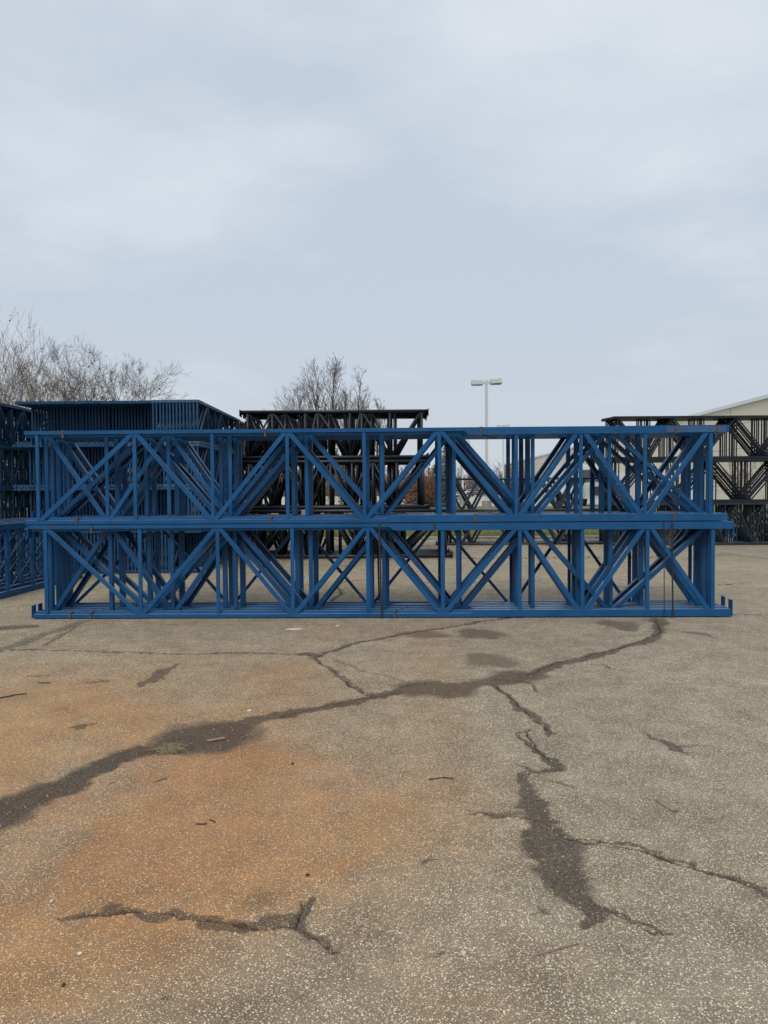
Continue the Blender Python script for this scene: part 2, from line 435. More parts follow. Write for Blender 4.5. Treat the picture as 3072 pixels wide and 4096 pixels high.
# left-edge stack, side face visible
pe = empty('rack_frame', (0, 0, 0), math.pi / 2)
box_frame(pe, 3.3, TH - 0.004, alt([0.25, 0.55, 1.0, 1.45, 1.9, 2.35, 2.8, 3.2], 'B'), M_NAVY, post=0.05, dep=0.060, wv=0.042, wd=0.036, pdep=0.074, bdep=0.03)
pl = empty('rack_frame', (0, 0, 0), math.pi / 2)
box_frame(pl, 3.3, TH - 0.004, alt([0.25, 0.55, 1.0, 1.45, 1.9, 2.35, 2.8, 3.2], 'B'), M_SKYB, post=0.05, dep=0.060, wv=0.042, wd=0.036, pdep=0.074, bdep=0.03)
used = set()
for t in range(4):
    for k in range(7):
        pr = pl if (t in (1, 2) and k < 4) else pe
        o = copy_tree(pr) if pr in used else pr; used.add(pr)
        o.location = (-7.10 - k * 0.078, 12.95 + (0.05 if k % 2 else 0), 0.004 + t * TH)
        tag(o, 'dusty blue rack upright at the left edge, %s, %s layer from its right face' % (TIERS[t], nth(k + 1)),
            'rack frame', 'blue rack frames in the %s of the stack at the left edge' % TIERS[t])

# X-braced low frames at left
def x_frame(root, L, H, mat, off=0.0):
    for z0 in (0, H - 0.085):
        MB().box(0, L, 0, 0.07, z0, z0 + 0.085).build('post', mat, root)
    n = 4; bays = [0.14 + off + i * (L - 0.34) / n for i in range(n + 1)]
    for x in bays:
        if x < L - 0.03:
            m = MB().box(x - 0.022, x + 0.022, 0.012, 0.058, 0.085, H - 0.085)
            m.build('strut', mat, root)
    mid = H / 2; pr = [(-0.011, 0.028), (0.011, 0.028), (0.011, 0.034), (-0.011, 0.034)]; pq = [(a, y + 0.008) for a, y in pr]
    for a, b in zip(bays, bays[1:]):
        b = min(b, L - 0.03)
        for z0, z1 in ((0.087, mid - 0.01), (mid + 0.01, H - 0.087)):
            slanted_brace(a + 0.025, z0, b - 0.025, z1, pr).build('cross_brace', mat, root)
            slanted_brace(a + 0.025, z1, b - 0.025, z0, pq).build('cross_brace', mat, root)
for k in range(5):
    r = empty('cross_braced_frame', (-5.42 - k * 0.27, 9.55 + 0.06 * k, 0.004), math.pi / 2 - 0.045)
    x_frame(r, 3.1, 1.05, M_BLUE2 if k % 2 == 0 else M_NAVY, 0.12 * (k % 3))
    tag(r, 'low blue frame with thin crossed braces, %s' % ['the one facing the foreground stack', 'second one in', 'third one in', 'fourth one in', 'deepest of the five'][k],
        'rack frame', 'low cross-braced blue frames at the left')

# black round-post stack in the middle
DH = 1.085
rngd = random.Random(11)
def mirror(ns, L): return [(L - x, k) for x, k in reversed(ns)]
def d_nodes(v, L):
    if v == 0: xs = [0.16, 0.95, 1.28, 1.75, 2.30, 2.78, 3.30, L - 0.14]
    elif v == 1: xs = [0.16, 0.62, 0.98, 1.46, 1.95, 2.42, 2.88, 3.40, L - 0.14]
    else: xs = [0.16, 0.70, 1.42, 1.70, 2.40, 2.66, 3.28, L - 0.14]
    return alt(xs, 'B' if v != 1 else 'T')
for t in range(3):
    Lb = 4.12 if t else 4.45
    protos = []
    for v in range(3):
        r = empty('rack_frame', (0, 0, 0))
        box_frame(r, Lb, DH - 0.006, d_nodes(v, Lb), M_BLACK, post=0.078, dep=0.078, wv=0.056, wd=0.048, round_=True, plate=True)
        protos.append(r)
    seen = set()
    for k in range(13):
        v = (k * 2 + t) % 3; pr = protos[v]
        o = pr if v not in seen else copy_tree(pr); seen.add(v)
        x0 = [-2.96, -3.12, -3.14][t] + rngd.uniform(-0.05, 0.03) * (k > 0)
        o.location = (x0, 15.88 + k * 0.112 + (0.02 * t), 0.004 + t * DH + (0.012 if t == 2 else 0))
        tag(o, 'black round-tube rack upright, %s, %s of the black middle stack' % (ordn(k), ['ground row', 'middle row', 'top row'][t]),
            'rack frame', 'black rack frames in the %s of the middle stack' % ['bottom row', 'middle row', 'top row'][t])

# low dark stack right of centre (V braces, no uprights)
EH = 0.905
for t in range(2):
    proto = empty('rack_frame', (0, 0, 0))
    L = 4.6
    ns = []
    for dst, off in ((M_GREY, 0.0),):
        box_frame(proto, L, EH - 0.006, [(0.10, 'T'), (0.10, 'T')], dst, post=0.05, dep=0.06, wv=0.06, round_=True, verts=False, plate=True)
        MB().tube((0.07, 0.03, 0.05), (0.07, 0.03, EH - 0.05), 0.028).build('strut', dst, proto, True)
        MB().tube((L - 0.07, 0.03, 0.05), (L - 0.07, 0.03, EH - 0.05), 0.028).build('strut', dst, proto, True)
        seq = [(0.22, 'T'), (0.62, 'B'), (0.66, 'B'), (0.66 - 0.0, 'B')]
        tops = [0.24, 0.90, 1.55, 2.20, 2.85, 3.50, 4.15]
        for i, x in enumerate(tops):
            if i % 2 == 0 and x + 0.45 < L:
                slanted_brace(x, EH - 0.05, x + 0.44, 0.05, [(-0.03, 0.012), (0.03, 0.012), (0.03, 0.05), (-0.03, 0.05)]).build('diagonal_brace', dst, proto)
            if i % 2 == 1:
                slanted_brace(x - 0.18, 0.05, x + 0.24, EH - 0.05, [(-0.03, 0.012), (0.03, 0.012), (0.03, 0.05), (-0.03, 0.05)]).build('diagonal_brace', dst, proto)
    for k in range(6):
        o = proto if k == 0 else copy_tree(proto)
        o.location = (1.40 + (0.0, 0.32, 0.02, 0.36, 0.05, 0.3)[k], 19.5 + k * 0.13, 0.004 + t * EH)
        tag(o, 'slate grey V-braced rack upright near the kerb, %s, %s' % (ordn(k), ['lower layer', 'upper layer'][t]),
            'rack frame', 'slate grey V-braced frames in the %s' % ['lower layer', 'upper layer'][t])

# right-hand black stack
FH = [1.12, 1.13, 1.12]
zf = 0.004
for t in range(3):
    H = FH[t]
    proto = empty('rack_frame', (0, 0, 0))
    L = 7.3
    xs = {0: [0.12, 0.42, 0.95, 1.35, 1.62, 2.05, 2.5, 2.9, 3.2, 3.65, 3.9, 4.3, 4.8, 5.4, 6.0, 6.6, 7.1],
          1: [0.12, 0.95, 1.75, 2.65, 3.55, 4.45, 5.3, 6.2, 7.1], 2: [0.12, 0.95, 1.55, 2.35, 3.2, 4.05, 4.9, 5.8, 7.1]}[t]
    box_frame(proto, L, H - 0.006, alt(xs, 'B' if t == 1 else 'T'), M_GREY if t == 0 else M_BLACK, post=0.062, dep=0.055, wv=0.026, wd=0.034, pdep=0.075, bdep=0.028)
    for k in range(10):
        o = proto if k == 0 else copy_tree(proto)
        o.location = (5.98 - 0.012 * k + rngd.uniform(-0.02, 0.02), 18.86 + k * 0.082, zf)
        tag(o, 'green-black rack upright of the stack at the right edge, %s, %s' % (['bottom row', 'middle row', 'top row'][t], ordn(k)),
            'rack frame', 'dark rack frames in the %s of the right-hand stack' % ['bottom row', 'middle row', 'top row'][t])
    zf += H

# ------------------------------------------------------------------ steel bands
def ribbon(pts, w, t, mat, label, name='steel_band', axis=Vector((1, 0, 0))):
    """closed loop of flat band lying in the y-z plane of the stack"""
    m = MB()
    n = len(pts)
    for i in range(n):
        a, b = Vector(pts[i]), Vector(pts[(i + 1) % n]); d = (b - a).normalized(); nn = d.cross(axis).normalized()
        h = axis * (w / 2)
        a2, b2 = a - d * (t * 0.5), b + d * (t * 0.5)
        m.loft([a2 - h, a2 + h, a2 + h + nn * t, a2 - h + nn * t], [b2 - h, b2 + h, b2 + h + nn * t, b2 - h + nn * t])
    o = m.build(name, mat); o.location = PA; o.rotation_euler = (0, 0, STACK_RZ)
    tag(o, label, 'band', 'steel bands around the foreground stack'); return o
yb = PITCHY * 6
def bigband(px, mat, label, w=0.022, tilt=0.02):
    s = along(px, 2280, 0)
    ribbon([(s - tilt, -0.012, HL + 0.006), (s + tilt, -0.012, 0.0), (s + tilt - 0.05, yb, 0.0), (s - tilt - 0.05, yb, HL + 0.006)], w, 0.002, mat, label)
bigband(1522, M_STRAP, 'black steel band strapped upright round the whole lower layer at its middle', tilt=0.012)
bigband(2655, M_STRAP, 'thinner of the two black steel bands near the right end of the lower layer', w=0.010, tilt=0.004)
bigband(2688, M_STRAP, 'black steel band strapped upright round the whole lower layer near its right end', w=0.018, tilt=0.008)
def smallband(px, py, z0, z1, top, mat, label, k0=0, k1=4, w=0.024):
    s = along(px, py, 0)
    pt = PITCHU if z1 > U_Z + .01 else PITCHY
    y0, y1 = k0 * pt - 0.008, k1 * pt - (pt - 0.08)
    skew = 0.06
    ribbon([(s, y0, z0), (s + skew * k1, y1, z0), (s + skew * k1, y1, z1), (s, y0, z1)], w, 0.002, mat, label)
zt = U_Z + HL
smallband(281, 2470, 0.002, 0.083, False, M_RSTRAP, 'brown steel band round the ground posts at far left of the lower layer')
smallband(362, 2470, 0.002, 0.084, False, M_RSTRAP, 'brown steel band round the ground posts, second from the left end', k1=6)
smallband(1578, 2455, 0.002, 0.084, False, M_RSTRAP, 'dark steel band round the ground posts just right of the black middle band')
smallband(307, 2092, U_Z - 0.001, U_Z + 0.084, False, M_RSTRAP, 'rust brown band round the lower posts of the upper layer at left', k1=5)
smallband(1083, 2088, U_Z - 0.001, U_Z + 0.084, False, M_RSTRAP, 'thin band round the lower posts of the upper layer left of centre')
smallband(1900, 2075, U_Z + 0.001, U_Z + 0.092, False, M_RSTRAP, 'rusty band round the lower posts of the upper layer right of centre')
smallband(2697, 2075, U_Z + 0.001, U_Z + 0.092, False, M_RSTRAP, 'dark band round the lower posts of the upper layer near its right end', k1=6)
smallband(2702, 1712, zt - 0.09, zt + 0.003, True, M_RSTRAP, 'dark band round the top posts of the upper layer near their right end')
smallband(1922, 1720, zt - 0.09, zt + 0.003, True, M_RSTRAP, 'dark band round the top posts where they become thicker')
smallband(1061, 1730, zt - 0.085, zt + 0.003, True, M_RSTRAP, 'rusty band round the top posts left of the middle')
smallband(251, 1731, zt - 0.085, zt + 0.003, True, M_RSTRAP, 'tan rusted band round the top posts at far left')
smallband(365, 2108, HL - 0.082, HL + 0.005, True, M_RSTRAP, 'dark band round the top posts of the lower layer at left', k1=3)
smallband(1738, 2097, HL - 0.088, HL + 0.005, True, M_STRAP, 'black band round the top posts of the lower layer right of centre', w=0.02)

# ------------------------------------------------------------------ ground
def value_noise(x, y, seed, freq):
    r = np.random.RandomState(seed); T = r.rand(256, 256)
    X, Y = x * freq + 1000, y * freq + 1000
    xi, yi = np.floor(X).astype(int), np.floor(Y).astype(int); fx, fy = X - xi, Y - yi
    fx = fx * fx * (3 - 2 * fx); fy = fy * fy * (3 - 2 * fy)
    g = lambda a, b: T[a % 256, b % 256]
    return (g(xi, yi) * (1 - fx) + g(xi + 1, yi) * fx) * (1 - fy) + (g(xi, yi + 1) * (1 - fx) + g(xi + 1, yi + 1) * fx) * fy
def fbm(x, y, seed, freq, octs=4):
    s = 0; a = 0.5; tot = 0
    for i in range(octs): s = s + a * value_noise(x, y, seed + i, freq * 2 ** i); tot += a; a *= 0.55
    return s / tot
# dark cracks and seams: (pixels of the survey, half width in metres, darkness, brownness)
SEAMS = [
 ([(-150,3330),(0,3262),(200,3160),(420,3050),(560,3000),(660,2985),(735,2962)], [.17,.165,.12,.095,.115,.10,.11], .95, .30),
 ([(725,2960),(770,2948),(850,2938),(905,2922),(940,2903)], [.12,.25,.28,.19,.10], .85, .65),
 ([(930,2905),(1000,2880),(1110,2862),(1296,2824),(1481,2787),(1580,2770)], [.085,.075,.075,.055,.04,.05], .75, .60),
 ([(1560,2774),(1620,2762),(1700,2752),(1780,2760),(1850,2742),(1930,2735),(2010,2722),(2080,2706),(2120,2698)], [.05,.08,.24,.22,.11,.09,.15,.22,.12], .40, 1.0),
 ([(2100,2708),(2150,2687),(2222,2657),(2320,2635),(2407,2620)], [.10,.06,.06,.055,.05], .6, .7),
 ([(2407,2620),(2500,2588),(2556,2574),(2615,2552),(2645,2520),(2630,2478)], [.04,.04,.045,.05,.06,.10], .7, .45),
 ([(1985,2742),(2017,2766),(2073,2817),(2129,2881),(2180,2905),(2221,2937)], [.03,.022,.035,.032,.025,.010], .85, .1),
 ([(2129,2914),(2101,2942),(2147,2993),(2203,3039),(2212,3076)], [.012,.02,.022,.03,.045], .9, .1),
 ([(2212,3076),(2147,3085),(2055,3062)], [.045,.028,.012], .8, .1),
 ([(2110,3095),(2138,3160),(2147,3215),(2138,3240)], [.03,.05,.06,.06], .8, .1),
 ([(2145,3200),(2166,3293),(2212,3385),(2250,3478),(2300,3570),(2351,3635),(2325,3705)], [.05,.07,.11,.105,.075,.06,.02], .85, .25),
 ([(1869,3246),(1962,3260),(2082,3269),(2160,3280)], [.008,.014,.02,.03], .7, .1),
 ([(2277,3357),(2351,3380),(2450,3388),(2536,3390),(2629,3431),(2740,3464),(2925,3505),(3090,3562)], [.03,.014,.012,.014,.016,.013,.014,.02], .9, 0),
 ([(2380,3620),(2430,3640),(2508,3681),(2592,3718),(2666,3745)], [.03,.02,.016,.014,.006], .8, 0),
 ([(250,3672),(370,3649),(556,3644),(685,3658),(796,3681),(926,3691),(1065,3709),(1194,3709)], [.010,.026,.026,.026,.024,.026,.032,.034], .75, .1),
 ([(1194,3709),(1200,3663),(1213,3607)], [.035,.034,.02], .85, 0),
 ([(1194,3712),(1241,3746),(1296,3783),(1352,3800)], [.03,.02,.018,.012], .85, 0),
 ([(-60,2608),(100,2597),(280,2600),(600,2615),(740,2617),(1000,2610),(1200,2617),(1260,2622)], [.018]*8, .7, .2),
 ([(1215,2618),(1270,2628)], [.07,.05], .4, .9),
 ([(1262,2635),(1300,2612),(1400,2578),(1536,2550),(1703,2522),(1906,2488),(2073,2467)], [.028]*7, .75, .4),
 ([(1262,2635),(1290,2655),(1330,2685),(1400,2740),(1470,2780),(1490,2786)], [.020]*6, .85, .1),
 ([(1340,2640),(1420,2675),(1536,2698),(1650,2725)], [.022]*4, .45, .1),
 ([(330,2485),(150,2550),(60,2585),(-60,2620)], [.09,.075,.07,.08], .55, .1),
 ([(300,2510),(170,2585)], [.02,.02], .5, 0),
 ([(0,2512),(60,2510),(130,2506)], [.14,.16,.10], .6, .5),
 ([(540,2745),(600,2720),(650,2680),(705,2660)], [.008,.05,.06,.012], .75, 0),
 ([(300,2902),(340,2900),(375,2898)], [.02,.045,.02], .75, .2),
 ([(355,2730),(430,2724)], [.04,.03], .55, 0),
 ([(2560,2925),(2650,2965),(2700,2990),(2760,3020)], [.008,.025,.05,.012], .85, 0),
 ([(2700,2985),(2770,2985),(2825,2978)], [.03,.01,.004], .7, 0),
 ([(2430,2490),(2480,2498),(2520,2520)], [.16,.20,.08], .55, .4),
 ([(2750,2528),(2800,2534),(2850,2548)], [.05,.06,.02], .6, .3),
 ([(1640,2535),(1700,2540),(1760,2545)], [.10,.20,.10], .12, .75),
 ([(1890,2525),(1935,2538),(1970,2550)], [.16,.22,.10], .35, .8),
 ([(1900,2620),(1960,2640),(2040,2655)], [.12,.22,.10], .12, .8),
 ([(2340,2655),(2420,2658),(2450,2678)], [.015,.02,.01], .6, 0),
 ([(1690,3440),(1720,3430)], [.02,.018], .7, .1), ([(2115,3650),(2145,3652)], [.014,.02], .75, 0),
 ([(1720,3835),(1745,3830)], [.012,.012], .7, 0), ([(655,3985),(675,3990)], [.012,.012], .6, 0),
 ([(1000,3620),(1060,3570)], [.03,.02], .3, 0), ([(2230,3130),(2300,3150)], [.012,.012], .5, 0),
 ([(640,2500),(700,2498)], [.03,.03], .5, 0), ([(2870,2455),(3120,2460)], [.02,.02], .6, 0),
 ([(1000,2262),(1300,2258),(1500,2270),(1660,2275)], [.05]*4, .4, 0),
 ([(1300,2425),(1340,2390),(1370,2372),(1345,2345),(1370,2330),(1440,2318)], [.035]*6, .65, 0),
 ([(2400,2345),(2700,2352),(3000,2330)], [.03]*3, .5, 0), ([(2750,2240),(2900,2215),(3072,2235)], [.10,.25,.14], .35, 0),
 ([(450,2375),(620,2380),(760,2350)], [.03]*3, .5, 0), ([(1700,2330),(1790,2332),(2100,2320)], [.03]*3, .45, 0),
 ([(3072,2300),(2850,2280)], [.06,.02], .4, 0),
]
CRACKS = [  # thin black fissures
 [(250,3672),(370,3649),(470,3653),(556,3644),(685,3658),(740,3668),(796,3681),(926,3686),(1065,3702),(1150,3708)],
  [(1120,2868),(1296,2822),(1481,2785),(1600,2772)],
 [(1600,2748),(1760,2722),(1960,2712),(2100,2728),(2140,2745)], [(2110,2700),(2222,2650),(2407,2610),(2556,2566),(2640,2530),(2625,2480)],
 [(2147,2770),(2125,2740)], [(2129,2914),(2101,2942),(2147,2993),(2203,3039)], [(2277,3355),(2536,3388),(2740,3464),(3072,3556)]]
def seg_field(x, y, pts, hw, soft=0.35):
    best = np.zeros_like(x)
    for (a, b), (h0, h1) in zip(zip(pts, pts[1:]), zip(hw, hw[1:])):
        dx, dy = b.x - a.x, b.y - a.y; L2 = dx * dx + dy * dy + 1e-9
        t = np.clip(((x - a.x) * dx + (y - a.y) * dy) / L2, 0, 1)
        d = np.hypot(x - a.x - t * dx, y - a.y - t * dy); h = h0 + (h1 - h0) * t
        best = np.maximum(best, np.clip((1.0 + soft - d / h) / (2 * soft), 0, 1))
    return best
HFAR = 21.75
rows_near = np.concatenate([np.linspace(-12, 0.5, 14), np.linspace(0.7, 1.7, 12)])
q = np.linspace(1 / 1.75, 1 / HFAR, 760)
rows = np.concatenate([rows_near, 1 / q])
NT = 760
tcol = np.concatenate([[-1.0] * 0, np.linspace(-1, 1, NT)])
half = 0.56 * np.maximum(rows, 1.5) + 0.35
Xg = np.concatenate([np.full((len(rows), 1), -70.0), np.outer(half * 1.6, [-1.0]), np.outer(half, tcol), np.outer(half * 1.6, [1.0]), np.full((len(rows), 1), 70.0)], axis=1)
Yg = np.repeat(rows[:, None], Xg.shape[1], axis=1)
fx, fy = Xg.ravel(), Yg.ravel()
wx = fx + (fbm(fx, fy, 21, 3.0, 5) - 0.5) * 0.16 + (fbm(fx, fy, 51, 22.0, 3) - 0.5) * 0.05 + (fbm(fx, fy, 53, 8.0, 4) - 0.5) * 0.10
wy = fy + (fbm(fx, fy, 31, 3.0, 5) - 0.5) * 0.16 + (fbm(fx, fy, 61, 22.0, 3) - 0.5) * 0.05 + (fbm(fx, fy, 63, 8.0, 4) - 0.5) * 0.10
dark = np.zeros_like(fx); brown = np.zeros_like(fx)
for pts, hw, dk, br in SEAMS:
    P = [gnd(*p) for p in pts]
    wide = max(hw) > 0.03
    f = seg_field(wx, wy, P, hw, 0.24 if wide else 0.6)
    dark = np.maximum(dark, f * dk); brown = np.maximum(brown, f * br)
fine = np.zeros_like(fx)
wx2 = fx + (fbm(fx, fy, 71, 9.0, 5) - 0.5) * 0.07; wy2 = fy + (fbm(fx, fy, 81, 9.0, 5) - 0.5) * 0.07
for pts in CRACKS:
    P = [gnd(*p) for p in pts]
    hw = [0.0022 * max(1.0, p.y / 2.2) for p in P]
    fine = np.maximum(fine, seg_field(wx2, wy2, P, hw, 0.6))
for pts, hw, dk, br in SEAMS:      # every slim seam carries a fissure along its middle
    if max(hw) <= 0.036 and dk > .45:
        P = [gnd(*p) for p in pts]; h2 = [0.0020 * max(1.0, p.y / 2.2) for p in P]
        fine = np.maximum(fine, seg_field(wx2, wy2, P, h2, 0.6))
rust = np.zeros_like(fx)
for (px, py, rx, ry, s) in [(450,3420,.62,.55,1.0),(820,3230,.75,.7,.8),(200,3750,.5,.40,.45),(1150,3120,.7,.6,.45),(-50,2900,1.5,1.6,.8),
                            (520,3560,.5,.3,.85),(1250,3350,.45,.6,.4),(1720,3000,.26,1.1,.30),(1735,2600,.15,1.3,.28),(1450,3180,.45,.6,.3),(60,3180,.8,.5,.85),(1170,2700,.35,.8,.35),
                            (1300,2520,.3,.5,.3),(1480,3600,.3,.4,.15),(1800,3900,.25,.3,.3),(480,2900,1.1,.8,.40),(1650,2600,.3,.9,.25),(50,3950,.3,.4,.4)]:
    c = gnd(px, py); rust = rust + s * np.exp(-(((fx - c.x) / rx) ** 2 + ((fy - c.y) / ry) ** 2) * 0.9)
pat = fbm(fx, fy, 91, 1.3, 5); pat2 = fbm(fx, fy, 95, 5.0, 4)
rust = np.clip(rust, 0, 1.15) * np.clip(0.45 + 1.6 * (pat - 0.33), 0.40, 1.0) * (0.70 + 0.6 * pat2 - 0.05)
rust = np.clip(rust + 0.10 / (1 + np.exp((fx - 1.2) * 1.5)) * (0.4 + pat2), 0, 1)
zz = -0.004 * dark * (fx * 0 + 1) - 0.012 * fine
verts = np.stack([fx, fy, zz], 1).astype(np.float32)
nr, nc = Xg.shape
idx = np.arange(nr * nc).reshape(nr, nc)
quads = np.stack([idx[:-1, :-1], idx[:-1, 1:], idx[1:, 1:], idx[1:, :-1]], -1).reshape(-1, 4)
me = bpy.data.meshes.new('parking_lot')
me.vertices.add(len(verts)); me.vertices.foreach_set('co', verts.ravel())
me.loops.add(quads.size); me.loops.foreach_set('vertex_index', quads.ravel().astype(np.int32))
me.polygons.add(len(quads)); me.polygons.foreach_set('loop_start', (np.arange(len(quads)) * 4).astype(np.int32))
me.polygons.foreach_set('use_smooth', np.ones(len(quads), dtype=bool))
me.update(calc_edges=True)
ca = me.color_attributes.new('wear', 'FLOAT_COLOR', 'POINT')
ca.data.foreach_set('color', np.stack([dark, brown, rust, fine], 1).astype(np.float32).ravel())
lot = link(bpy.data.objects.new('parking_lot', me)); tag(lot, kind='structure')

m, nt, b = new_mat('old_asphalt')
P = pos(nt)
at = N(nt, 'ShaderNodeAttribute', attribute_name='wear')
sp = nt.nodes.new('ShaderNodeSeparateColor'); nt.links.new(at.outputs['Color'], sp.inputs[0])
def vor(scale, feat='F1', rand=1.0):
    v = N(nt, 'ShaderNodeTexVoronoi', Scale=scale, Randomness=rand); v.feature = feat
    nt.links.new(P, v.inputs['Vector']); return v
def mth(op, a, b_=None, clamp=False):
    n = nt.nodes.new('ShaderNodeMath'); n.operation = op; n.use_clamp = clamp
    for i, v in enumerate((a, b_)):
        if v is None: continue
        if isinstance(v, (int, float)): n.inputs[i].default_value = v
        else: nt.links.new(v, n.inputs[i])
    return n.outputs[0]
v1 = vor(140); v2 = vor(290); v3 = vor(42)
s1 = nt.nodes.new('ShaderNodeSeparateColor'); nt.links.new(v1.outputs['Color'], s1.inputs[0])
s2 = nt.nodes.new('ShaderNodeSeparateColor'); nt.links.new(v2.outputs['Color'], s2.inputs[0])
s3 = nt.nodes.new('ShaderNodeSeparateColor'); nt.links.new(v3.outputs['Color'], s3.inputs[0])
big = noise(nt, 0.55, 5, 0.6, P); med = noise(nt, 3.5, 6, 0.65, P); fin = noise(nt, 60, 4, 0.6, P)
# binder colour, then stones in it
binder = mixc(nt, ramp(nt, med, [(0.3, 0.0), (0.7, 1.0)]), (0.145, 0.122, 0.088), (0.275, 0.236, 0.176))
stone = ramp(nt, s1.outputs[0], [(0.0, (0.20, 0.165, 0.11)), (0.3, (0.48, 0.425, 0.315)), (0.65, (0.70, 0.635, 0.49)), (0.9, (0.86, 0.80, 0.66)), (1.0, (0.98, 0.95, 0.86))])
stone2 = ramp(nt, s2.outputs[1], [(0.0, (0.13, 0.105, 0.070)), (0.5, (0.48, 0.425, 0.315)), (0.9, (0.78, 0.71, 0.56)), (1.0, (0.95, 0.91, 0.81))])
clump = noise(nt, 9.0, 5, 0.7, P)
def picked(src, lo): return ramp(nt, mth('ADD', src, mth('MULTIPLY', mth('SUBTRACT', clump, 0.5), 1.5)), [(lo, 0.0), (lo + 0.10, 1.0)])
wob_ = noise(nt, 320, 2, 0.5, P)
def shape(v, a, b_): return ramp(nt, mth('ADD', v.outputs['Distance'], mth('MULTIPLY', mth('SUBTRACT', wob_, 0.5), 0.35)), [(a, 1.0), (b_, 0.0)])
k1 = mth('MULTIPLY', shape(v1, 0.34, 0.56), picked(s1.outputs[1], 0.30))
k2 = mth('MULTIPLY', ramp(nt, v2.outputs['Distance'], [(0.30, 1.0), (0.60, 0.0)]), picked(s2.outputs[2], 0.34))
col = mixc(nt, k2, binder, stone2)
col = mixc(nt, k1, col, stone)
col = mixc(nt, 0.55, col, mixc(nt, ramp(nt, big, [(0.33, 0.0), (0.67, 1.0)]), (0.82, 0.78, 0.72), (1.14, 1.13, 1.12)), 'MULTIPLY')
col = mixc(nt, 0.6, col, mixc(nt, ramp(nt, med, [(0.3, 0.0), (0.7, 1.0)]), (0.86, 0.84, 0.80), (1.12, 1.12, 1.11)), 'MULTIPLY')
# rusty clay tint on binder and stones
rfac = mth('MULTIPLY', sp.outputs[2], mth('ADD', ramp(nt, noise(nt, 7, 6, 0.7, P), [(0.25, 0.30), (0.7, 0.78)]), mth('MULTIPLY', fin, 0.25)), True)
tint = mixc(nt, rfac, (1, 1, 1), mixc(nt, big, (1.20, 0.66, 0.38), (1.16, 0.86, 0.52)))
colr = mixc(nt, 1.0, col, tint, 'MULTIPLY')
col = mixc(nt, mth('MULTIPLY', rfac, 0.36), colr, mixc(nt, ramp(nt, big, [(0.35, 0.0), (0.65, 1.0)]), (0.50, 0.20, 0.085), (0.46, 0.28, 0.13)))
# bright loose stones, sparse
k3 = mth('MULTIPLY', ramp(nt, v3.outputs['Distance'], [(0.10, 1.0), (0.17, 0.0)]), ramp(nt, s3.outputs[1], [(0.90, 0.0), (0.93, 1.0)]))
col = mixc(nt, k3, col, (0.70, 0.66, 0.58))
# dirt seams
brn = mixc(nt, fin, (0.105, 0.070, 0.047), (0.175, 0.118, 0.080))
bf = mth('MULTIPLY', sp.outputs[1], ramp(nt, noise(nt, 35, 5, 0.7, P), [(0.2, 0.55), (0.65, 1.0)]), True)
col = mixc(nt, mth('MULTIPLY', bf, 0.95), col, brn)
df = mth('MULTIPLY', sp.outputs[0], ramp(nt, noise(nt, 45, 5, 0.75, P), [(0.28, 0.75), (0.55, 1.0)]), True)
speck = mixc(nt, mth('MULTIPLY', k1, 0.35), (0.048, 0.037, 0.030), (0.34, 0.29, 0.22))
col = mixc(nt, mth('MULTIPLY', df, 0.95), col, speck)
col = mixc(nt, at.outputs['Alpha'], col, (0.022, 0.018, 0.015))
nt.links.new(col, b.inputs['Base Color'])
b.inputs['Roughness'].default_value = 0.88
b.inputs['Specular IOR Level'].default_value = 0.25
h = mth('ADD', mth('MULTIPLY', k1, 1.0), mth('ADD', mth('MULTIPLY', k2, 0.6), mth('MULTIPLY', fin, 0.5)))
bump(nt, b, h, 0.9, 0.0035)
me.materials.append(m)
M_ASPH = m
M_ASPH2 = simple('distant_asphalt', (0.42, 0.40, 0.36), 0.9, 0, (0.34, 0.32, 0.29), 0.15)

# ground under everything, kerb, verge, far lot
GRASS_Z = 0.055
def sheet(name, pts, mat, z, kind='structure'):
    m_ = MB().add([(x, y, z) for x, y in pts], [tuple(range(len(pts)))]); o = m_.build(name, mat); tag(o, kind=kind); return o
m, nt, b = new_mat('turf')
P = pos(nt)
g = mixc(nt, ramp(nt, noise(nt, 0.35, 6, 0.65, P), [(0.35, 0.0), (0.65, 1.0)]), (0.12, 0.165, 0.035), (0.19, 0.215, 0.06))
g = mixc(nt, ramp(nt, noise(nt, 14, 6, 0.7, P), [(0.35, 0.0), (0.7, 0.7)]), g, (0.19, 0.175, 0.075))
nt.links.new(g, b.inputs['Base Color']); b.inputs['Roughness'].default_value = 0.95
b.inputs['Specular IOR Level'].default_value = 0.15
bump(nt, b, noise(nt, 60, 4, 0.7, P), 1.0, 0.04)
M_TURF = m
sheet('ground', [(-1500, -400), (1500, -400), (1500, 2600), (-1500, 2600)], M_TURF, -0.15)
sheet('grass_verge', [(-70, 22.05), (70, 22.05), (70, 62), (-70, 62)], M_TURF, GRASS_Z)
k_ = MB(); k_.box(-70, 70, 21.74, 22.10, -0.12, 0.068)
kb = k_.build('kerb', M_CONC); tag(kb, kind='structure')
sheet('far_parking_lot', [(-120, 62.0), (200, 62.0), (200, 175), (-120, 175)], M_ASPH2, 0.060)
# painted bay lines of the far lot
lm = MB()
for i in range(26):
    x = -20 + i * 2.9
    lm.add([(x, 78, 0.064), (x + 0.14, 78, 0.064), (x + 0.14, 83.5, 0.064), (x, 83.5, 0.064)], [(0, 1, 2, 3)])
    lm.add([(x, 128, 0.064), (x + 0.14, 128, 0.064), (x + 0.14, 134, 0.064), (x, 134, 0.064)], [(0, 1, 2, 3)])
o = lm.build('bay_markings', M_WHITE); tag(o, kind='structure')
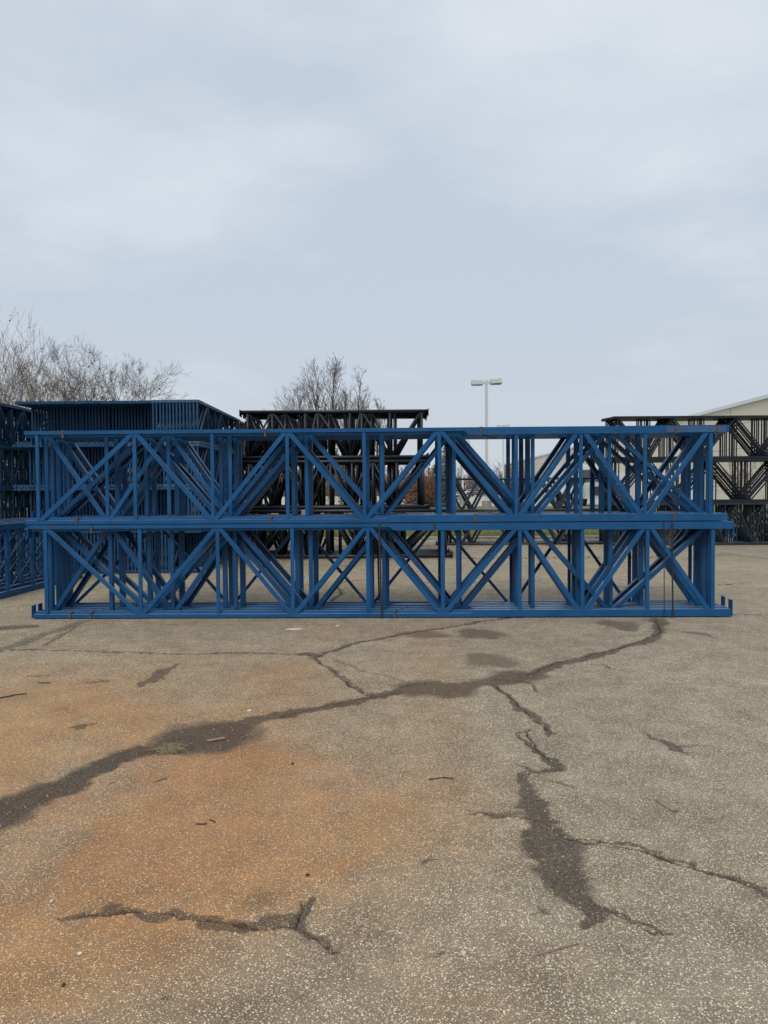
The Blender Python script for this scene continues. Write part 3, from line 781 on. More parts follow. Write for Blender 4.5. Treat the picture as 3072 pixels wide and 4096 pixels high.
# grass blades on the near verge
r_ = np.random.RandomState(3); bl = MB()
for i in range(14000):
    x = r_.uniform(-4, 14); y = 22.12 + abs(r_.normal(0, 1)) * 2.2; hh = r_.uniform(.03, .09); a = r_.uniform(0, 6.28); w = .006
    lx, ly = r_.normal(0, .02), r_.normal(0, .02)
    bl.add([(x - w * math.cos(a), y - w * math.sin(a), GRASS_Z), (x + w * math.cos(a), y + w * math.sin(a), GRASS_Z), (x + lx, y + ly, GRASS_Z + hh)], [(0, 1, 2)])
me2 = bpy.data.meshes.new('grass'); me2.from_pydata(bl.v, [], bl.f); me2.materials.append(M_TURF)
o = link(bpy.data.objects.new('grass', me2)); tag(o, 'short green grass along the kerb behind the racks', 'grass', kind='stuff')
# leaf litter along the feet of the far stacks
M_LITTER = simple('fallen_leaf', (0.20, 0.11, 0.055), 0.9, 0, (0.10, 0.06, 0.035), 3)
lv = MB()
for i in range(1500):
    if i < 700: x, y = r_.uniform(-2.9, 6.2), (15.75 if r_.rand() < .5 else 19.4) - abs(r_.normal(0, .12))
    elif i < 1100: x, y = r_.uniform(-3.4, 12), 21.6 - abs(r_.normal(0, .25))
    else: x, y = r_.uniform(-6, 2.5), 22.2 + abs(r_.normal(0, 1)) * 3
    z = 0.006 if y < 21.7 else GRASS_Z + 0.02
    s = r_.uniform(.02, .045); a = r_.uniform(0, 6.28); c, d = math.cos(a) * s, math.sin(a) * s
    lv.add([(x - c, y - d, z), (x + d * .6, y - c * .6, z + .01), (x + c, y + d, z + r_.uniform(0, .02)), (x - d * .6, y + c * .6, z + .004)], [(0, 1, 2, 3)])
me3 = bpy.data.meshes.new('leaf_litter'); me3.from_pydata(lv.v, [], lv.f); me3.materials.append(M_LITTER)
o = link(bpy.data.objects.new('leaf_litter', me3)); tag(o, 'scattered brown fallen leaves at the foot of the far racks', 'leaves', kind='stuff')

# ------------------------------------------------------------------ litter on the lot
def stick(pts, r, mat, label, flat=False, name='stick', cat='stick', group='sticks and splinters on the asphalt'):
    P = [gnd(*p) for p in pts]; c = sum(P, Vector()) / len(P); m_ = MB()
    for i, (a, b_) in enumerate(zip(P, P[1:])):
        za = r * (1.0 if i % 2 == 0 else 1.7)
        a2, b2 = a - c + Vector((0, 0, za)), b_ - c + Vector((0, 0, r * 1.3))
        if flat:
            d = (b2 - a2).normalized(); n = Vector((-d.y, d.x, 0)) * r * 3
            u = Vector((0, 0, r * .8))
            m_.loft([a2 - n - u, a2 + n - u, a2 + n + u, a2 - n + u], [b2 - n - u, b2 + n - u, b2 + n + u, b2 - n + u])
        else: m_.tube(a2, b2, r, r * (0.75 if i else 0.9), n=6)
    o = m_.build(name, mat); o.location = c; tag(o, label, cat, group); return o
stick([(1716,3120),(1770,3113),(1816,3117)], .0032, M_DWOOD, 'thin dark brown stick lying right of the orange stained asphalt')
stick([(2632,3203),(2700,3248)], .005, M_WOOD, 'flat reddish wood splinter on the grey asphalt at right', flat=True, name='wood_splinter')
stick([(-10,2796),(50,2785),(108,2777)], .005, M_DWOOD, 'dark stick reaching in from the left edge of the asphalt')
stick([(830,2966),(898,2955)], .004, M_WOOD, 'pale flat stick lying on the wide dark patch of the seam', flat=True, name='wood_splinter')
stick([(783,3298),(822,3299),(826,3294)], .003, M_DWOOD, 'small dark twig on the orange asphalt, the left one of two')
stick([(838,3280),(862,3291)], .003, M_DWOOD, 'small dark twig on the orange asphalt, the right one of two')
stick([(2155,3823),(2230,3800),(2315,3778)], .0028, M_WOOD, 'long thin dry stalk at bottom right of the asphalt', name='dry_stalk')
stick([(2335,3795),(2400,3788)], .0016, M_STRAW, 'short dry grass stalk beside the long one at bottom right', name='dry_stalk')
stick([(108,2706),(195,2703)], .004, M_WOOD, 'pale narrow wood strip near the left edge of the asphalt', flat=True, name='wood_splinter')
stick([(155,2732),(200,2733)], .003, M_DLEAF, 'short brown wood strip just below the pale one', flat=True, name='wood_splinter')
stick([(2628,3425),(2634,3402),(2630,3388)], .002, M_STRAW, 'short curled straw standing beside the crack at right', name='dry_stalk')
stick([(618,3130),(660,3115),(668,3118)], .002, M_DWOOD, 'thin crooked twig below the dark seam at left')
stick([(435,3138),(460,3130)], .003, M_WOOD, 'small pale chip on the lower edge of the dark seam')
# dry grass tuft on the seam
c = gnd(680, 3006); m_ = MB(); rr_ = random.Random(2)
for i in range(110):
    a = rr_.uniform(0, 6.28); L = rr_.uniform(.03, .12); hh = rr_.uniform(.004, .05)
    p0 = Vector((rr_.uniform(-.05, .05), rr_.uniform(-.03, .03), 0.0)); p1 = p0 + Vector((math.cos(a) * L * .6, math.sin(a) * L * .5, hh)); p2 = p0 + Vector((math.cos(a) * L, math.sin(a) * L * .8, hh * .5))
    m_.tube(p0, p1, .0011, .0009, 3); m_.tube(p1, p2, .0009, .0004, 3)
o = m_.build('dry_grass_tuft', M_STRAW); o.location = c; tag(o, 'flattened tuft of pale dry grass on the dark seam', 'grass tuft')
def scrap(px, py, w, d, label, mat=M_PAPER, z=0.003, p=None, name='scrap', cat='scrap', hgt=.006):
    c = p or gnd(px, py); m_ = MB(); rr = random.Random(int(px))
    k = 7; top = []; bot = []
    for i in range(k):
        a = 2 * math.pi * i / k; f = rr.uniform(.7, 1.15)
        top.append((math.cos(a) * w * f, math.sin(a) * d * f, hgt * rr.uniform(.5, 1))); bot.append((math.cos(a) * w * f, math.sin(a) * d * f, 0))
    m_.loft(bot, top); o = m_.build(name, mat); o.location = (c.x, c.y, c.z + z); tag(o, label, cat); return o
scrap(1180, 2517, .10, .05, 'smear of white chalky powder on the asphalt below the rack', hgt=.002, z=.001)
scrap(1350, 2505, .03, .03, 'small white crumb on the asphalt under the middle of the rack')
scrap(998, 2845, .018, .02, 'bright white chip just above the dark seam')
scrap(205, 3610, .008, .008, 'little white pebble near the bottom left', name='pebble', cat='pebble')
scrap(960, 2468, .05, .02, 'brown clod against the foot of the front rack', mat=M_DLEAF, name='dirt_clod', cat='clod', hgt=.02)
scrap(320, 3820, .009, .009, 'white stone at bottom left among the grey aggregate', name='pebble', cat='pebble')
scrap(1855, 3822, .008, .007, 'largest pale stone at the bottom right of centre', name='pebble', cat='pebble', hgt=.01)
scrap(3045, 3418, .009, .007, 'white pebble close to the right edge', name='pebble', cat='pebble')
scrap(255, 3946, .006, .006, 'small black pebble near the bottom left corner', mat=M_DWOOD, name='pebble', cat='pebble', hgt=.008)
scrap(1230, 3503, .009, .008, 'dark grey pebble on the orange asphalt near the crack', mat=M_DWOOD, name='pebble', cat='pebble', hgt=.005)
scrap(1170, 3058, .010, .008, 'black crumb right of the wide dark patch', mat=M_DWOOD, name='dirt_clod', cat='clod', hgt=.008)
def on_stack(px, py, off, z, sx, sy, sz, label, mat, name, cat, rz=0.0):
    s = along(px, py, off); p = PA + SU * s + SN * off
    m_ = MB().loft([(-sx, -sy, 0), (sx, -sy * .6, 0), (sx * .9, sy, 0), (-sx * .8, sy * .8, 0)], [(-sx, -sy, sz), (sx, -sy * .6, sz * .7), (sx * .9, sy, sz), (-sx * .8, sy * .8, sz * .6)])
    o = m_.build(name, mat); o.location = (p.x, p.y, z); o.rotation_euler = (0, 0, STACK_RZ + rz); tag(o, label, cat); return o
on_stack(1327, 2458, 0.018, 0.0515, .055, .010, .006, 'pale wood sliver lying on the ground rail left of the middle band', M_WOOD, 'wood_splinter', 'splinter', .03)
on_stack(645, 2468, 0.018, 0.0515, .065, .008, .005, 'whitish lath lying on the ground rail at left', M_PAPER, 'wood_splinter', 'splinter', .02)
on_stack(1423, 2443, 0.20, 0.080, .020, .03, .004, 'scrap of grey tape on the rails right of the pale sliver', M_PAPER, 'scrap', 'scrap')
on_stack(1262, 2430, 0.30, 0.080, .006, .02, .03, 'curl of dark tape standing on the rails', M_STRAP, 'scrap', 'scrap')
on_stack(1213, 2052, 0.55, U_Z + 0.079, .022, .02, .06, 'white crumpled paper tucked between blue braces in the upper layer', M_PAPER, 'scrap', 'scrap')

# loose grit on the asphalt
M_GRIT = simple('pale_grit', (0.66, 0.60, 0.48), 0.85, 0, (0.20, 0.165, 0.12), 45)
gv = MB(); rg_ = np.random.RandomState(9)
for i in range(5200):
    y = 1.6 + 7.5 * rg_.rand() ** 1.6; x = rg_.uniform(-1, 1) * (0.6 * y + .4); s_ = rg_.uniform(.0016, .0042) * (1.5 if i % 40 == 0 else 1)
    a = rg_.uniform(0, 6.28, 5); P5 = [(x + math.cos(2 * math.pi * j / 5 + a[j] * .12) * s_ * (1 + .35 * math.sin(a[j])), y + math.sin(2 * math.pi * j / 5) * s_ * 1.1, -.001) for j in range(5)]
    gv.add(P5 + [(x + .2 * s_, y, s_ * .9), (x - .3 * s_, y + .2 * s_, s_ * .8)], [(0, 1, 5), (1, 2, 5), (2, 6, 5), (2, 3, 6), (3, 4, 6), (4, 0, 6), (0, 5, 6)])
meg = bpy.data.meshes.new('grit'); meg.from_pydata(gv.v, [], gv.f); meg.materials.append(M_GRIT)
o = link(bpy.data.objects.new('grit', meg)); tag(o, 'loose pale grit scattered over the old asphalt', 'grit', kind='stuff')

# ------------------------------------------------------------------ trees
def grow(segs, p, d, L, r, lvl, maxl, rg, up=0.10, wob=0.22, kids=(3, 5), ang=(0.4, 0.9), shrink=(0.55, 0.8), minr=0.004):
    """tapered limb made of short segments with side limbs"""
    n = max(2, int(5 - lvl * 0.6)); pts = [Vector(p)]; d = Vector(d).normalized(); r1 = r * 0.45
    for i in range(n):
        d = (d + Vector((rg.gauss(0, wob), rg.gauss(0, wob), rg.gauss(0, wob * .6) + up))).normalized()
        pts.append(pts[-1] + d * (L / n))
    for i in range(n):
        segs.append((pts[i], pts[i + 1], max(minr, r + (r1 - r) * i / n), max(minr * .8, r + (r1 - r) * (i + 1) / n), lvl))
    if lvl >= maxl: return
    nk = rg.randint(*kids)
    for j in range(nk):
        f = rg.uniform(0.25, 1.0) if j else 1.0
        i = min(n - 1, int(f * n)); q = pts[i].lerp(pts[i + 1], f * n - i if i < n else 1.0) if i < n else pts[-1]
        dd = (pts[min(i + 1, n)] - pts[i]).normalized(); ax = dd.orthogonal().normalized(); ax.rotate(Matrix.Rotation(rg.uniform(0, 6.28), 3, dd))
        nd = dd.copy(); nd.rotate(Matrix.Rotation(rg.uniform(*ang), 3, ax))
        grow(segs, q, nd, L * rg.uniform(*shrink), max(minr, (r + (r1 - r) * f) * rg.uniform(.5, .75)), lvl + 1, maxl, rg, up, wob, kids, ang, shrink, minr)
def tubes_mesh(name, segs, mat, fine_n=3):
    V = []; Fc = []; o = 0
    for a, b_, r0, r1, lvl in segs:
        n = 7 if lvl == 0 else (5 if lvl <= 1 else fine_n)
        d = (b_ - a); 
        if d.length < 1e-6: continue
        d.normalize(); u = d.orthogonal().normalized(); w = d.cross(u)
        for P_, r in ((a, r0), (b_, r1)):
            for i in range(n):
                t = 2 * math.pi * i / n; V.append(P_ + (u * math.cos(t) + w * math.sin(t)) * r)
        for i in range(n): Fc.append((o + i, o + (i + 1) % n, o + n + (i + 1) % n, o + n + i))
        o += 2 * n
    me = bpy.data.meshes.new(name); me.from_pydata([tuple(v) for v in V], [], Fc); me.materials.append(mat)
    me.polygons.foreach_set('use_smooth', [True] * len(me.polygons)); return me
def leaf_bits(segs, cnt, size, mat, rg, name='dry_leaves'):
    ends = [s for s in segs if s[4] >= 3] or segs; V = []; Fc = []
    for i in range(cnt):
        s = rg.choice(ends); p = s[0].lerp(s[1], rg.random()); u = Vector((rg.gauss(0, 1), rg.gauss(0, 1), rg.gauss(0, 1))).normalized(); w = u.orthogonal().normalized()
        k = size * rg.uniform(.6, 1.3); o = len(V); V += [p, p + (u + w * .5) * k, p + u * k * 1.8, p + (u - w * .5) * k]; Fc.append((o, o + 1, o + 2, o + 3))
    me = bpy.data.meshes.new(name); me.from_pydata([tuple(v) for v in V], [], Fc); me.materials.append(mat); return me
def tree(loc, trunk_segs, crown_segs, label, cat='tree', group=None, bark=M_BARK, twig=M_TWIG, leaves=0, leafsize=.04, name='bare_tree', rg=None, leafmat=None):
    root = empty(name, loc)
    link(bpy.data.objects.new('trunk', tubes_mesh('trunk', trunk_segs, bark)), root)
    c = link(bpy.data.objects.new('crown', tubes_mesh('crown', crown_segs, twig)), root)
    if leaves: link(bpy.data.objects.new('dry_leaves', leaf_bits(crown_segs, leaves, leafsize, leafmat or M_DLEAF, rg)), c)
    tag(root, label, cat, group); return root

# crooked spreading tree above the slatted stack
Y = 34.0
rg = random.Random(8)
def spot(px, Y): p = atY(px, 1960, Y); return (p.x, Y, 0.0)
def spreading(px, H, seed, label, Y=34.0, leaves=90, maxl=5, trunkL=2.6, spreadang=0.55, nlimb=5):
    rg = random.Random(seed); T = []; Cn = []
    p = Vector((0, 0, 0)); T.append((p, Vector((0.05, 0, trunkL * .5)), .17, .15, 0)); T.append((Vector((0.05, 0, trunkL * .5)), Vector((0.0, .05, trunkL)), .15, .13, 0))
    for k in range(nlimb):
        a = 6.28 * k / nlimb + rg.uniform(-.4, .4); t = rg.uniform(.15, spreadang)
        d = Vector((math.cos(a) * math.sin(t), math.sin(a) * math.sin(t) * .7, math.cos(t)))
        S = []; grow(S, (0, .05, trunkL), d, (H - trunkL) * rg.uniform(.5, .62), rg.uniform(.055, .08), 0, maxl, rg, up=.05, wob=.11, kids=(3, 4), ang=(.3, .8), shrink=(.50, .72), minr=.0042)
        for s in S: (T if (s[4] == 0) else Cn).append(s)
    return tree(spot(px, Y), T, Cn, label, leaves=leaves, leafsize=.06, rg=rg)
t1 = spreading(285, 6.9, 8, 'bare crooked tree behind the slatted stack, tallest one above its top', spreadang=.7, nlimb=6)
t2 = spreading(455, 7.2, 21, 'bare low-spreading tree behind the slatted stack, right of the tall one', leaves=60, spreadang=.85)
# brushy tan trees at the far left
def brushy(px, H, seed, label, Y=31.0, w=.55):
    rg = random.Random(seed); T = []; Cn = []
    for k in range(12):
        a = rg.uniform(0, 6.28); t = rg.uniform(.05, w); d = Vector((math.cos(a) * math.sin(t), math.sin(a) * math.sin(t), math.cos(t)))
        S = []; grow(S, (rg.uniform(-.5, .5), rg.uniform(-.5, .5), 0), d, H * rg.uniform(.5, .72), rg.uniform(.022, .038), 0, 4, rg, up=.09, wob=.11, kids=(3, 4), ang=(.2, .6), shrink=(.45, .7), minr=.005)
        for s in S: (T if s[4] == 0 else Cn).append(s)
    return tree(spot(px, Y), T, Cn, label, bark=M_BARKL, twig=M_BARKL, leaves=260, leafsize=.05, rg=rg, name='brushy_tree')
brushy(20, 5.6, 3, 'dense tan brushy tree at the left edge, lower than its tall neighbour')
brushy(150, 5.3, 4, 'dense tan brushy tree between the left edge and the crooked tree')
brushy(-90, 6.6, 5, 'tall brushy tree mostly outside the left edge, one spray of twigs reaching highest', w=.35)
# upright tree with fine even branching behind the black stack
def upright(px, py, seed, label, Y=60.0, stems=1, width=1.0):
    rg = random.Random(seed); H = atY(px, py, Y).z * .93; T = []; Cn = []
    n = 14; prev = Vector((0, 0, 0)); pts = [prev]
    for i in range(n):
        prev = prev + Vector((rg.gauss(0, .06), rg.gauss(0, .06), H / n)); pts.append(prev)
    for i in range(n): T.append((pts[i], pts[i + 1], .16 * (1 - i / n) + .015, .16 * (1 - (i + 1) / n) + .012, 0))
    for k in range(46):
        f = rg.uniform(.18, .97); i = int(f * n); q = pts[i].lerp(pts[i + 1], f * n - i); a = rg.uniform(0, 6.28)
        t = .22 + .85 * (1 - f); d = Vector((math.cos(a) * math.sin(t), math.sin(a) * math.sin(t), math.cos(t)))
        L = H * (.10 + .38 * (1 - f)) * rg.uniform(.7, 1.1) * width
        grow(Cn, q, d, L, (.05 * (1 - f) + .016), 1, 3, rg, up=.07, wob=.06, kids=(4, 6), ang=(.45, .9), shrink=(.25, .42), minr=.0085)
    return tree(spot(px, Y), T, Cn, label)
upright(1330, 1428, 12, 'tall bare tree with a dark straight stem behind the black stack, highest crown')
upright(1272, 1462, 18, 'bare tree just left of the tallest one behind the black stack', Y=61.5, width=1.25)
upright(1430, 1488, 13, 'slim bare tree right of the tallest one behind the black stack')
upright(1205, 1560, 14, 'low broad bare tree at the left of the group behind the black stack', width=1.3, Y=59)
upright(1500, 1590, 15, 'smallest bare tree at the right of the group behind the black stack', Y=64)
upright(1385, 1540, 16, 'bare tree partly hidden between the two tallest crowns', Y=63)
# shrubs behind
def shrub(px, Y, H, seed, label, mat, leaves=600, leafmat=None, ls=.05):
    rg = random.Random(seed); T = []; Cn = []
    for k in range(22):
        a = rg.uniform(0, 6.28); t = rg.uniform(.05, .6); d = Vector((math.cos(a) * math.sin(t), math.sin(a) * math.sin(t), math.cos(t)))
        S = []; grow(S, (rg.uniform(-.4, .4), rg.uniform(-.3, .3), 0), d, H * rg.uniform(.55, .8), .02, 0, 2, rg, up=.06, wob=.15, kids=(3, 5), ang=(.3, .8), shrink=(.4, .6), minr=.006)
        for s in S: (T if s[4] == 0 else Cn).append((s[0], s[1], s[2], s[3], 3))
    return tree(spot(px, Y), T, Cn, label, 'shrub', bark=mat, twig=mat, leaves=leaves, leafsize=ls, rg=rg, name='shrub', leafmat=leafmat)
shrub(1715, 42, 2.3, 31, 'russet brown shrub beside the spruce', M_DLEAF, 2600, M_ORANGE, .07)
shrub(1660, 40, 2.0, 32, 'russet shrub showing past the right end of the black stack', M_DLEAF, 2200, M_ORANGE, .07)
shrub(1560, 36, 2.6, 33, 'bare brown shrub seen through the right half of the black stack', M_BARKL, 700, M_ORANGE, .05)
shrub(1370, 34, 2.4, 34, 'bare brown shrub with dead leaves seen through the middle of the black stack', M_BARKL, 900, M_ORANGE, .05)
shrub(1230, 38, 2.8, 35, 'bare brown shrub seen through the left part of the black stack', M_BARKL, 500, M_ORANGE, .05)
shrub(2955, 52, 3.4, 36, 'small bare reddish tree in front of the warehouse wall at right', M_BARK, 500, M_ORANGE, .05)
shrub(2075, 70, 2.2, 38, 'small brown shrub at the foot of the warehouse', M_DLEAF, 800, M_ORANGE, .06)

# spruces
def spruce(px, Y, H, W, seed, label):
    rg = random.Random(seed); root = empty('spruce_tree', spot(px, Y)); 
    link(bpy.data.objects.new('trunk', tubes_mesh('trunk', [(Vector((0, 0, 0)), Vector((0, 0, H * .98)), .12, .015, 0)], M_BARK)), root)
    V = []; Fc = []
    z = .25
    while z < H:
        f = 1 - z / H; R_ = W * (f ** .8) * rg.uniform(.8, 1.1) + .05; nb = int(7 + 9 * f)
        for i in range(nb):
            a = rg.uniform(0, 6.28); L = R_ * rg.uniform(.55, 1.15); zj = rg.uniform(-.12, .12); d = Vector((math.cos(a), math.sin(a), 0))
            steps = max(3, int(L / .09))
            for j in range(steps):
                g = (j + 1) / steps; c = Vector((0, 0, z + zj)) + d * L * g + Vector((0, 0, -.18 * L * g + .12 * g * g * L))
                for q in range(7):
                    u = Vector((rg.gauss(0, 1), rg.gauss(0, 1), rg.gauss(0, .6) - .2)).normalized(); u = (u + d * .6).normalized(); w = u.orthogonal().normalized(); k = .11 * rg.uniform(.6, 1.2); o = len(V)
                    V.extend([c - w * .012, c + w * .012, c + u * k]); Fc.append((o, o + 1, o + 2))
        z += .075
    me = bpy.data.meshes.new('crown'); me.from_pydata([tuple(v) for v in V], [], Fc); me.materials.append(M_SPRUCE)
    link(bpy.data.objects.new('crown', me), root); tag(root, label, 'tree'); return root
spruce(1782, 48, 4.4, 1.25, 41, 'grey-green spruce with a pointed top between the black stack and the lamp poles')
spruce(1742, 52, 3.3, .95, 42, 'shorter spruce just left of the pointed one')

# distant woods (uncountable)
rg = random.Random(77); S = []
for i in range(900):
    x = rg.uniform(-130, 75); y = rg.uniform(178, 215); H = rg.uniform(4.5, 8.5) * (0.8 if x > 40 else 1)
    p = Vector((x, y, 0)); top = p + Vector((rg.gauss(0, .4), 0, H)); S.append((p, top, .14, .03, 3))
    for j in range(16):
        f = rg.uniform(.15, .95); q = p.lerp(top, f); a = rg.uniform(0, 6.28)
        S.append((q, q + Vector((math.cos(a) * 1.3, math.sin(a), rg.uniform(.8, 2.2))) * rg.uniform(.5, 1.2), .045, .02, 3))
me4 = tubes_mesh('woods', S, M_HAZEWOOD); o = link(bpy.data.objects.new('woods', me4)); tag(o, 'brown leafless woods along the far side of the lot', 'woods', kind='stuff')
rg = random.Random(78); S = []
for i in range(5200):   # undergrowth of the woods
    x = rg.uniform(-130, 95); y = rg.uniform(176, 190); p = Vector((x, y, 0)); a = rg.uniform(0, 6.28)
    S.append((p, p + Vector((math.cos(a) * .8, 0, rg.uniform(1.6, 5.2))), .09, .03, 3))
me5 = tubes_mesh('undergrowth', S, M_HAZEWOOD); o = link(bpy.data.objects.new('undergrowth', me5)); tag(o, 'brown brush at the foot of the far woods', 'brush', kind='stuff')

# ------------------------------------------------------------------ warehouse
m, nt, b = new_mat('warehouse_panel')
P = pos(nt)
c_ = mixc(nt, ramp(nt, noise(nt, 0.12, 5, 0.6, P), [(0.3, 0.0), (0.7, 1.0)]), (0.60, 0.555, 0.455), (0.67, 0.625, 0.525))
nt.links.new(c_, b.inputs['Base Color']); b.inputs['Roughness'].default_value = 0.85
M_WALL = m
M_SEAM = simple('panel_joint', (0.26, 0.24, 0.20), 0.9)
wn_ = Vector((104.0 / 2900, 1, 0)).normalized(); HW = 9.2
w0 = atY(3072, 1577, 1.0); Yw = (HW - EYE) / (w0.z - EYE); Pn = atY(3072, 1577, Yw); Pn.z = 0
v0 = Pn - wn_ * 30.0; v1 = Pn + wn_ * 168.0
root = empty('warehouse', (v0.x, v0.y, 0), math.atan2(wn_.y, wn_.x))
LW = 198.0
MB().box(0, LW, -60, 0, -0.1, HW - .35).build('wall', M_WALL, root)
# local y: building body lies on the -y side (right of the wall line)
rf = MB(); rf.box(-.3, LW + .3, -60.3, .22, HW - .35, HW - .05); rf.build('roof_edge', M_WHITE, root)
rb_ = MB(); rb_.box(2, LW - 2, -58, -2.5, HW - .04, HW + .35); rb_.build('roof', M_CONC, root)
sm = MB()
for i in range(1, 27): sm.box(i * 7.4, i * 7.4 + .05, 0.002, .012, 0.1, HW - .36)
for z in (2.6, 5.0, 7.2): sm.box(0.02, LW - .02, 0.001, .008, z, z + .035)
sm.build('panel_joints', M_SEAM, root)
dm = MB()
for x in (44, 70, 96, 120):
    MB().box(x, x + 3.4, .002, .08, .12, 3.6).build('loading_door', M_WHITE, root)
tag(root, 'long low beige panelled warehouse with a white roof edge receding at the right', 'warehouse')

# ------------------------------------------------------------------ lamp poles
M_LAMP = simple('lamp_paint', (0.50, 0.53, 0.56), 0.5, 0, (0.44, 0.47, 0.50), 3)
def lamp_post(px, top_py, Y, w, label, head_px=(60, 62), r=0.085, base=True):
    p = atY(px, top_py, Y); H = p.z
    root = empty('lamp_post', (p.x, Y, 0)); 
    MB().box(-r, r, -r, r, .6 if base else 0, H).build('pole', M_LAMP, root)
    if base: MB().loft([( .33 * math.cos(t), .33 * math.sin(t), 0) for t in [i * math.pi / 6 for i in range(12)]], [(.33 * math.cos(t), .33 * math.sin(t), .72) for t in [i * math.pi / 6 for i in range(12)]]).build('concrete_base', M_CONC, root)
    s = Y / F_PX
    for sg, ext, dz in ((-1, head_px[0], 0.0), (1, head_px[1], .05)):
        ext = ext * s; hh = 18 * s
        a0, a1 = r * .8, ext * .24
        MB().box(min(sg * a0, sg * a1), max(sg * a0, sg * a1), -.04, .04, H - hh * .75, H - hh * .42).build('arm', M_LAMP, root)
        x0, x1 = sorted((sg * a1, sg * ext))
        k = .09 * sg
        lo_, hi_ = (H - hh * 1.02 + dz), (H - hh * .05 + dz)
        tl = (.06 if sg > 0 else 0)
        hd = MB().loft([(x0, -.28, lo_), (x0, .28, lo_), (x0, .28, hi_), (x0, -.28, hi_)], [(x1, -.28, lo_ + tl), (x1, .28, lo_ + tl), (x1 - .05 * (x1 > 0), .26, hi_ + tl), (x1 - .05 * (x1 > 0), -.26, hi_ + tl)]).build('lamp_head', M_LAMP, root)
        MB().box(x0 + .08, x1 - .08, -.22, .22, lo_ - .035, lo_ + .004).build('lens', M_LENS, hd)
    tag(root, label, 'street lamp', 'twin-headed lamp posts'); return root
lamp_post(1946, 1521, 50, 0, 'tall white lamp post with two box heads rising above the front rack')
lamp_post(2013, 1700, 86, 0, 'second white lamp post, its flat head just above the front rack', head_px=(24, 26), r=.09)
lamp_post(1850, 1765, 70, 0, 'white lamp post on a round concrete foot at the grass edge', head_px=(30, 30), r=.09)
lamp_post(1699, 1890, 130, 0, 'tiny distant lamp post left of the spruces', head_px=(12, 12), r=.08)

# ------------------------------------------------------------------ vehicles
def car(loc, rz, paint_, label, kind='sedan', cat='car'):
    root = empty('parked_car', loc, rz); L, W = 4.6, 1.8
    if kind == 'sedan':
        prof = [(-2.3,.35),(-2.3,.75),(-2.15,.92),(-1.45,.98),(-.75,1.38),(.45,1.42),(1.15,.98),(2.05,.84),(2.28,.68),(2.3,.35)]
        win = [(-1.30,.98),(-.72,1.32),(.42,1.35),(1.0,.98)]
    else:
        prof = [(-2.3,.35),(-2.32,.8),(-2.25,1.1),(-2.05,1.62),(-1.9,1.68),(.35,1.70),(1.1,1.12),(2.1,1.0),(2.3,.8),(2.3,.35)]
        win = [(-2.0,1.12),(-1.9,1.55),(.32,1.6),(.95,1.12)]
    A = [(x, -W/2 + (.12 if z > 1 else 0), z) for x, z in prof]; B = [(x, W/2 - (.12 if z > 1 else 0), z) for x, z in prof]
    body = MB().loft(A, B).build('body', paint_, root)
    for s in (-1, 1):
        yy = s * (W / 2 - .045); MB().loft([(x, yy, z) for x, z in win], [(x, yy + s * .02, z) for x, z in win]).build('side_window', M_GLASS, body)
    if kind != 'sedan':
        MB().loft([(-2.30, -.68, 1.14), (-2.30, .68, 1.14), (-2.10, .60, 1.58), (-2.10, -.60, 1.58)], [(-2.26, -.68, 1.14), (-2.26, .68, 1.14), (-2.06, .60, 1.58), (-2.06, -.60, 1.58)]).build('rear_window', M_GLASS, body)
    for s in (-1, 1):
        MB().box(-2.34, -2.28, *sorted((s * .55, s * .86)), .78, 1.02).build('tail_light', M_RED, body)
    for x in (-1.4, 1.4):
        for s in (-1, 1):
            wv = MB().tube((x, s * (W/2 - .2), .33), (x, s * (W/2 + .01), .33), .33, n=16).build('wheel', M_TYRE, root)
            MB().tube((x, s * (W/2 - .1), .33), (x, s * (W/2 + .02), .33), .2, n=12).build('rim', M_RIM, wv)
    tag(root, label, cat, 'cars parked in the far lot'); return root
zc_ = 0.064
def cp(px, Y): p = atY(px, 1960, Y); return (p.x, Y, zc_)
car(cp(1915, 145), -.25, M_CARG, 'dark grey car parked in the far lot, seen through the V braces')
car(cp(1888, 150), -.1, M_CARW, 'white car parked just behind and left of the dark grey one')
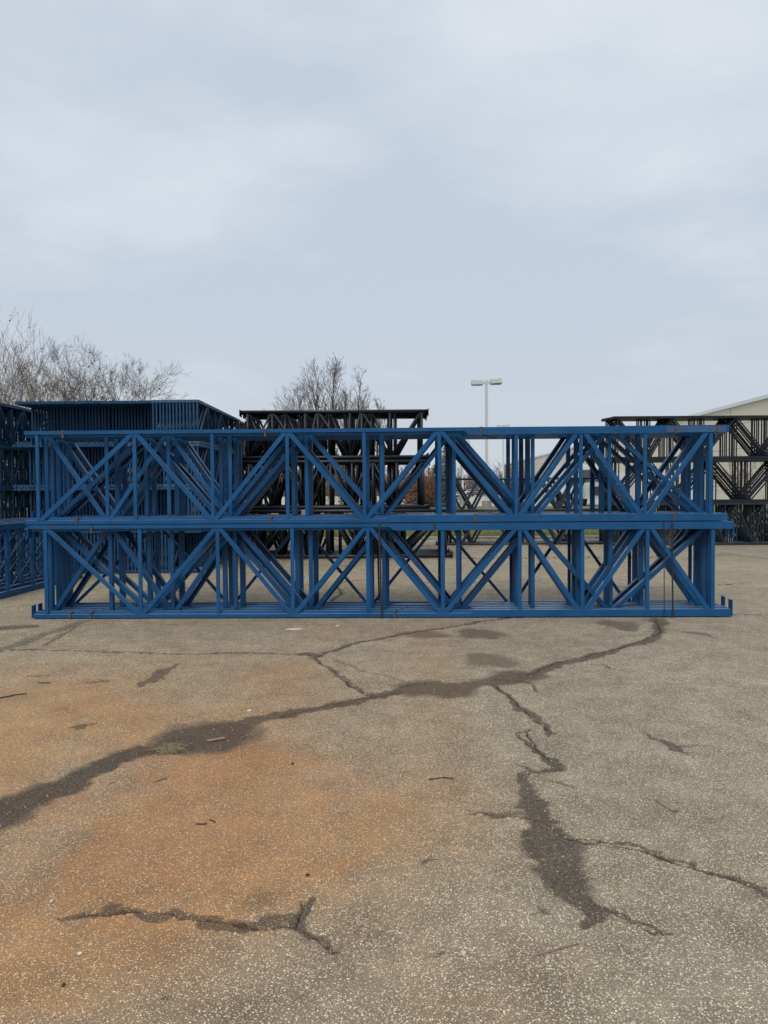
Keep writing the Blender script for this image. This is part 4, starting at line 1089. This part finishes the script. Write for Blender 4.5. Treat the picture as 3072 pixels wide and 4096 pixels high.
car(cp(1795, 140), 2.6, M_CARW, 'white car half hidden by the tree left of the lamp base')
car(cp(2752, 108), 1.50, M_CARW, 'white car with red tail lights seen through the right end of the front rack', 'suv')
car(cp(2850, 100), .6, M_CARW, 'white car behind the right-hand black stack, nearest of the cars there', 'suv')
car(cp(2985, 84), .2, M_CARW, 'white car seen low through the far right of the black stack')
car(cp(2300, 120), .1, M_CARG, 'grey car in the far lot left of the truck', 'suv')
# truck
p = atY(2352, 1960, 62); root = empty('truck', (p.x, 62, zc_), -math.pi / 2 + .12)
cab = MB().loft([(x, -1.2, z) for x, z in [(-.4,.6),(-.4,3.3),(.7,3.4),(1.05,3.1),(1.25,1.9),(2.1,1.75),(2.2,.6)]], [(x, 1.2, z) for x, z in [(-.4,.6),(-.4,3.3),(.7,3.4),(1.05,3.1),(1.25,1.9),(2.1,1.75),(2.2,.6)]]).build('cab', M_TRUCK, root)
for s in (-1, 1):
    MB().loft([(1.075, s*.12, 3.0), (1.255, s*.12, 2.0), (1.255, s*1.08, 2.0), (1.075, s*1.08, 3.0)], [(1.10, s*.12, 3.0), (1.28, s*.12, 2.0), (1.28, s*1.08, 2.0), (1.10, s*1.08, 3.0)]).build('windscreen', M_GLASS, cab)
    MB().box(.1, .8, *sorted((s*1.2, s*1.22)), 2.0, 2.95).build('side_window', M_GLASS, cab)
    MB().box(1.1, 1.16, *sorted((s*1.25, s*1.5)), 2.0, 2.7).build('mirror', M_WHITE, cab)
MB().box(-6.4, -.5, -1.2, 1.2, 1.0, 3.5).build('cargo_box', M_WHITE, root)
MB().box(2.2, 2.24, -.7, .7, .9, 1.6).build('grille', M_GLASS, cab)
for x in (1.4, -4.6, -5.7):
    for s in (-1, 1):
        w_ = MB().tube((x, s*.85, .5), (x, s*1.19, .5), .5, n=18).build('wheel', M_TYRE, root)
        MB().tube((x, s*1.0, .5), (x, s*1.21, .5), .28, n=12).build('rim', M_RIM, w_)
tag(root, 'pale green and white truck facing the camera beyond the racks', 'truck')
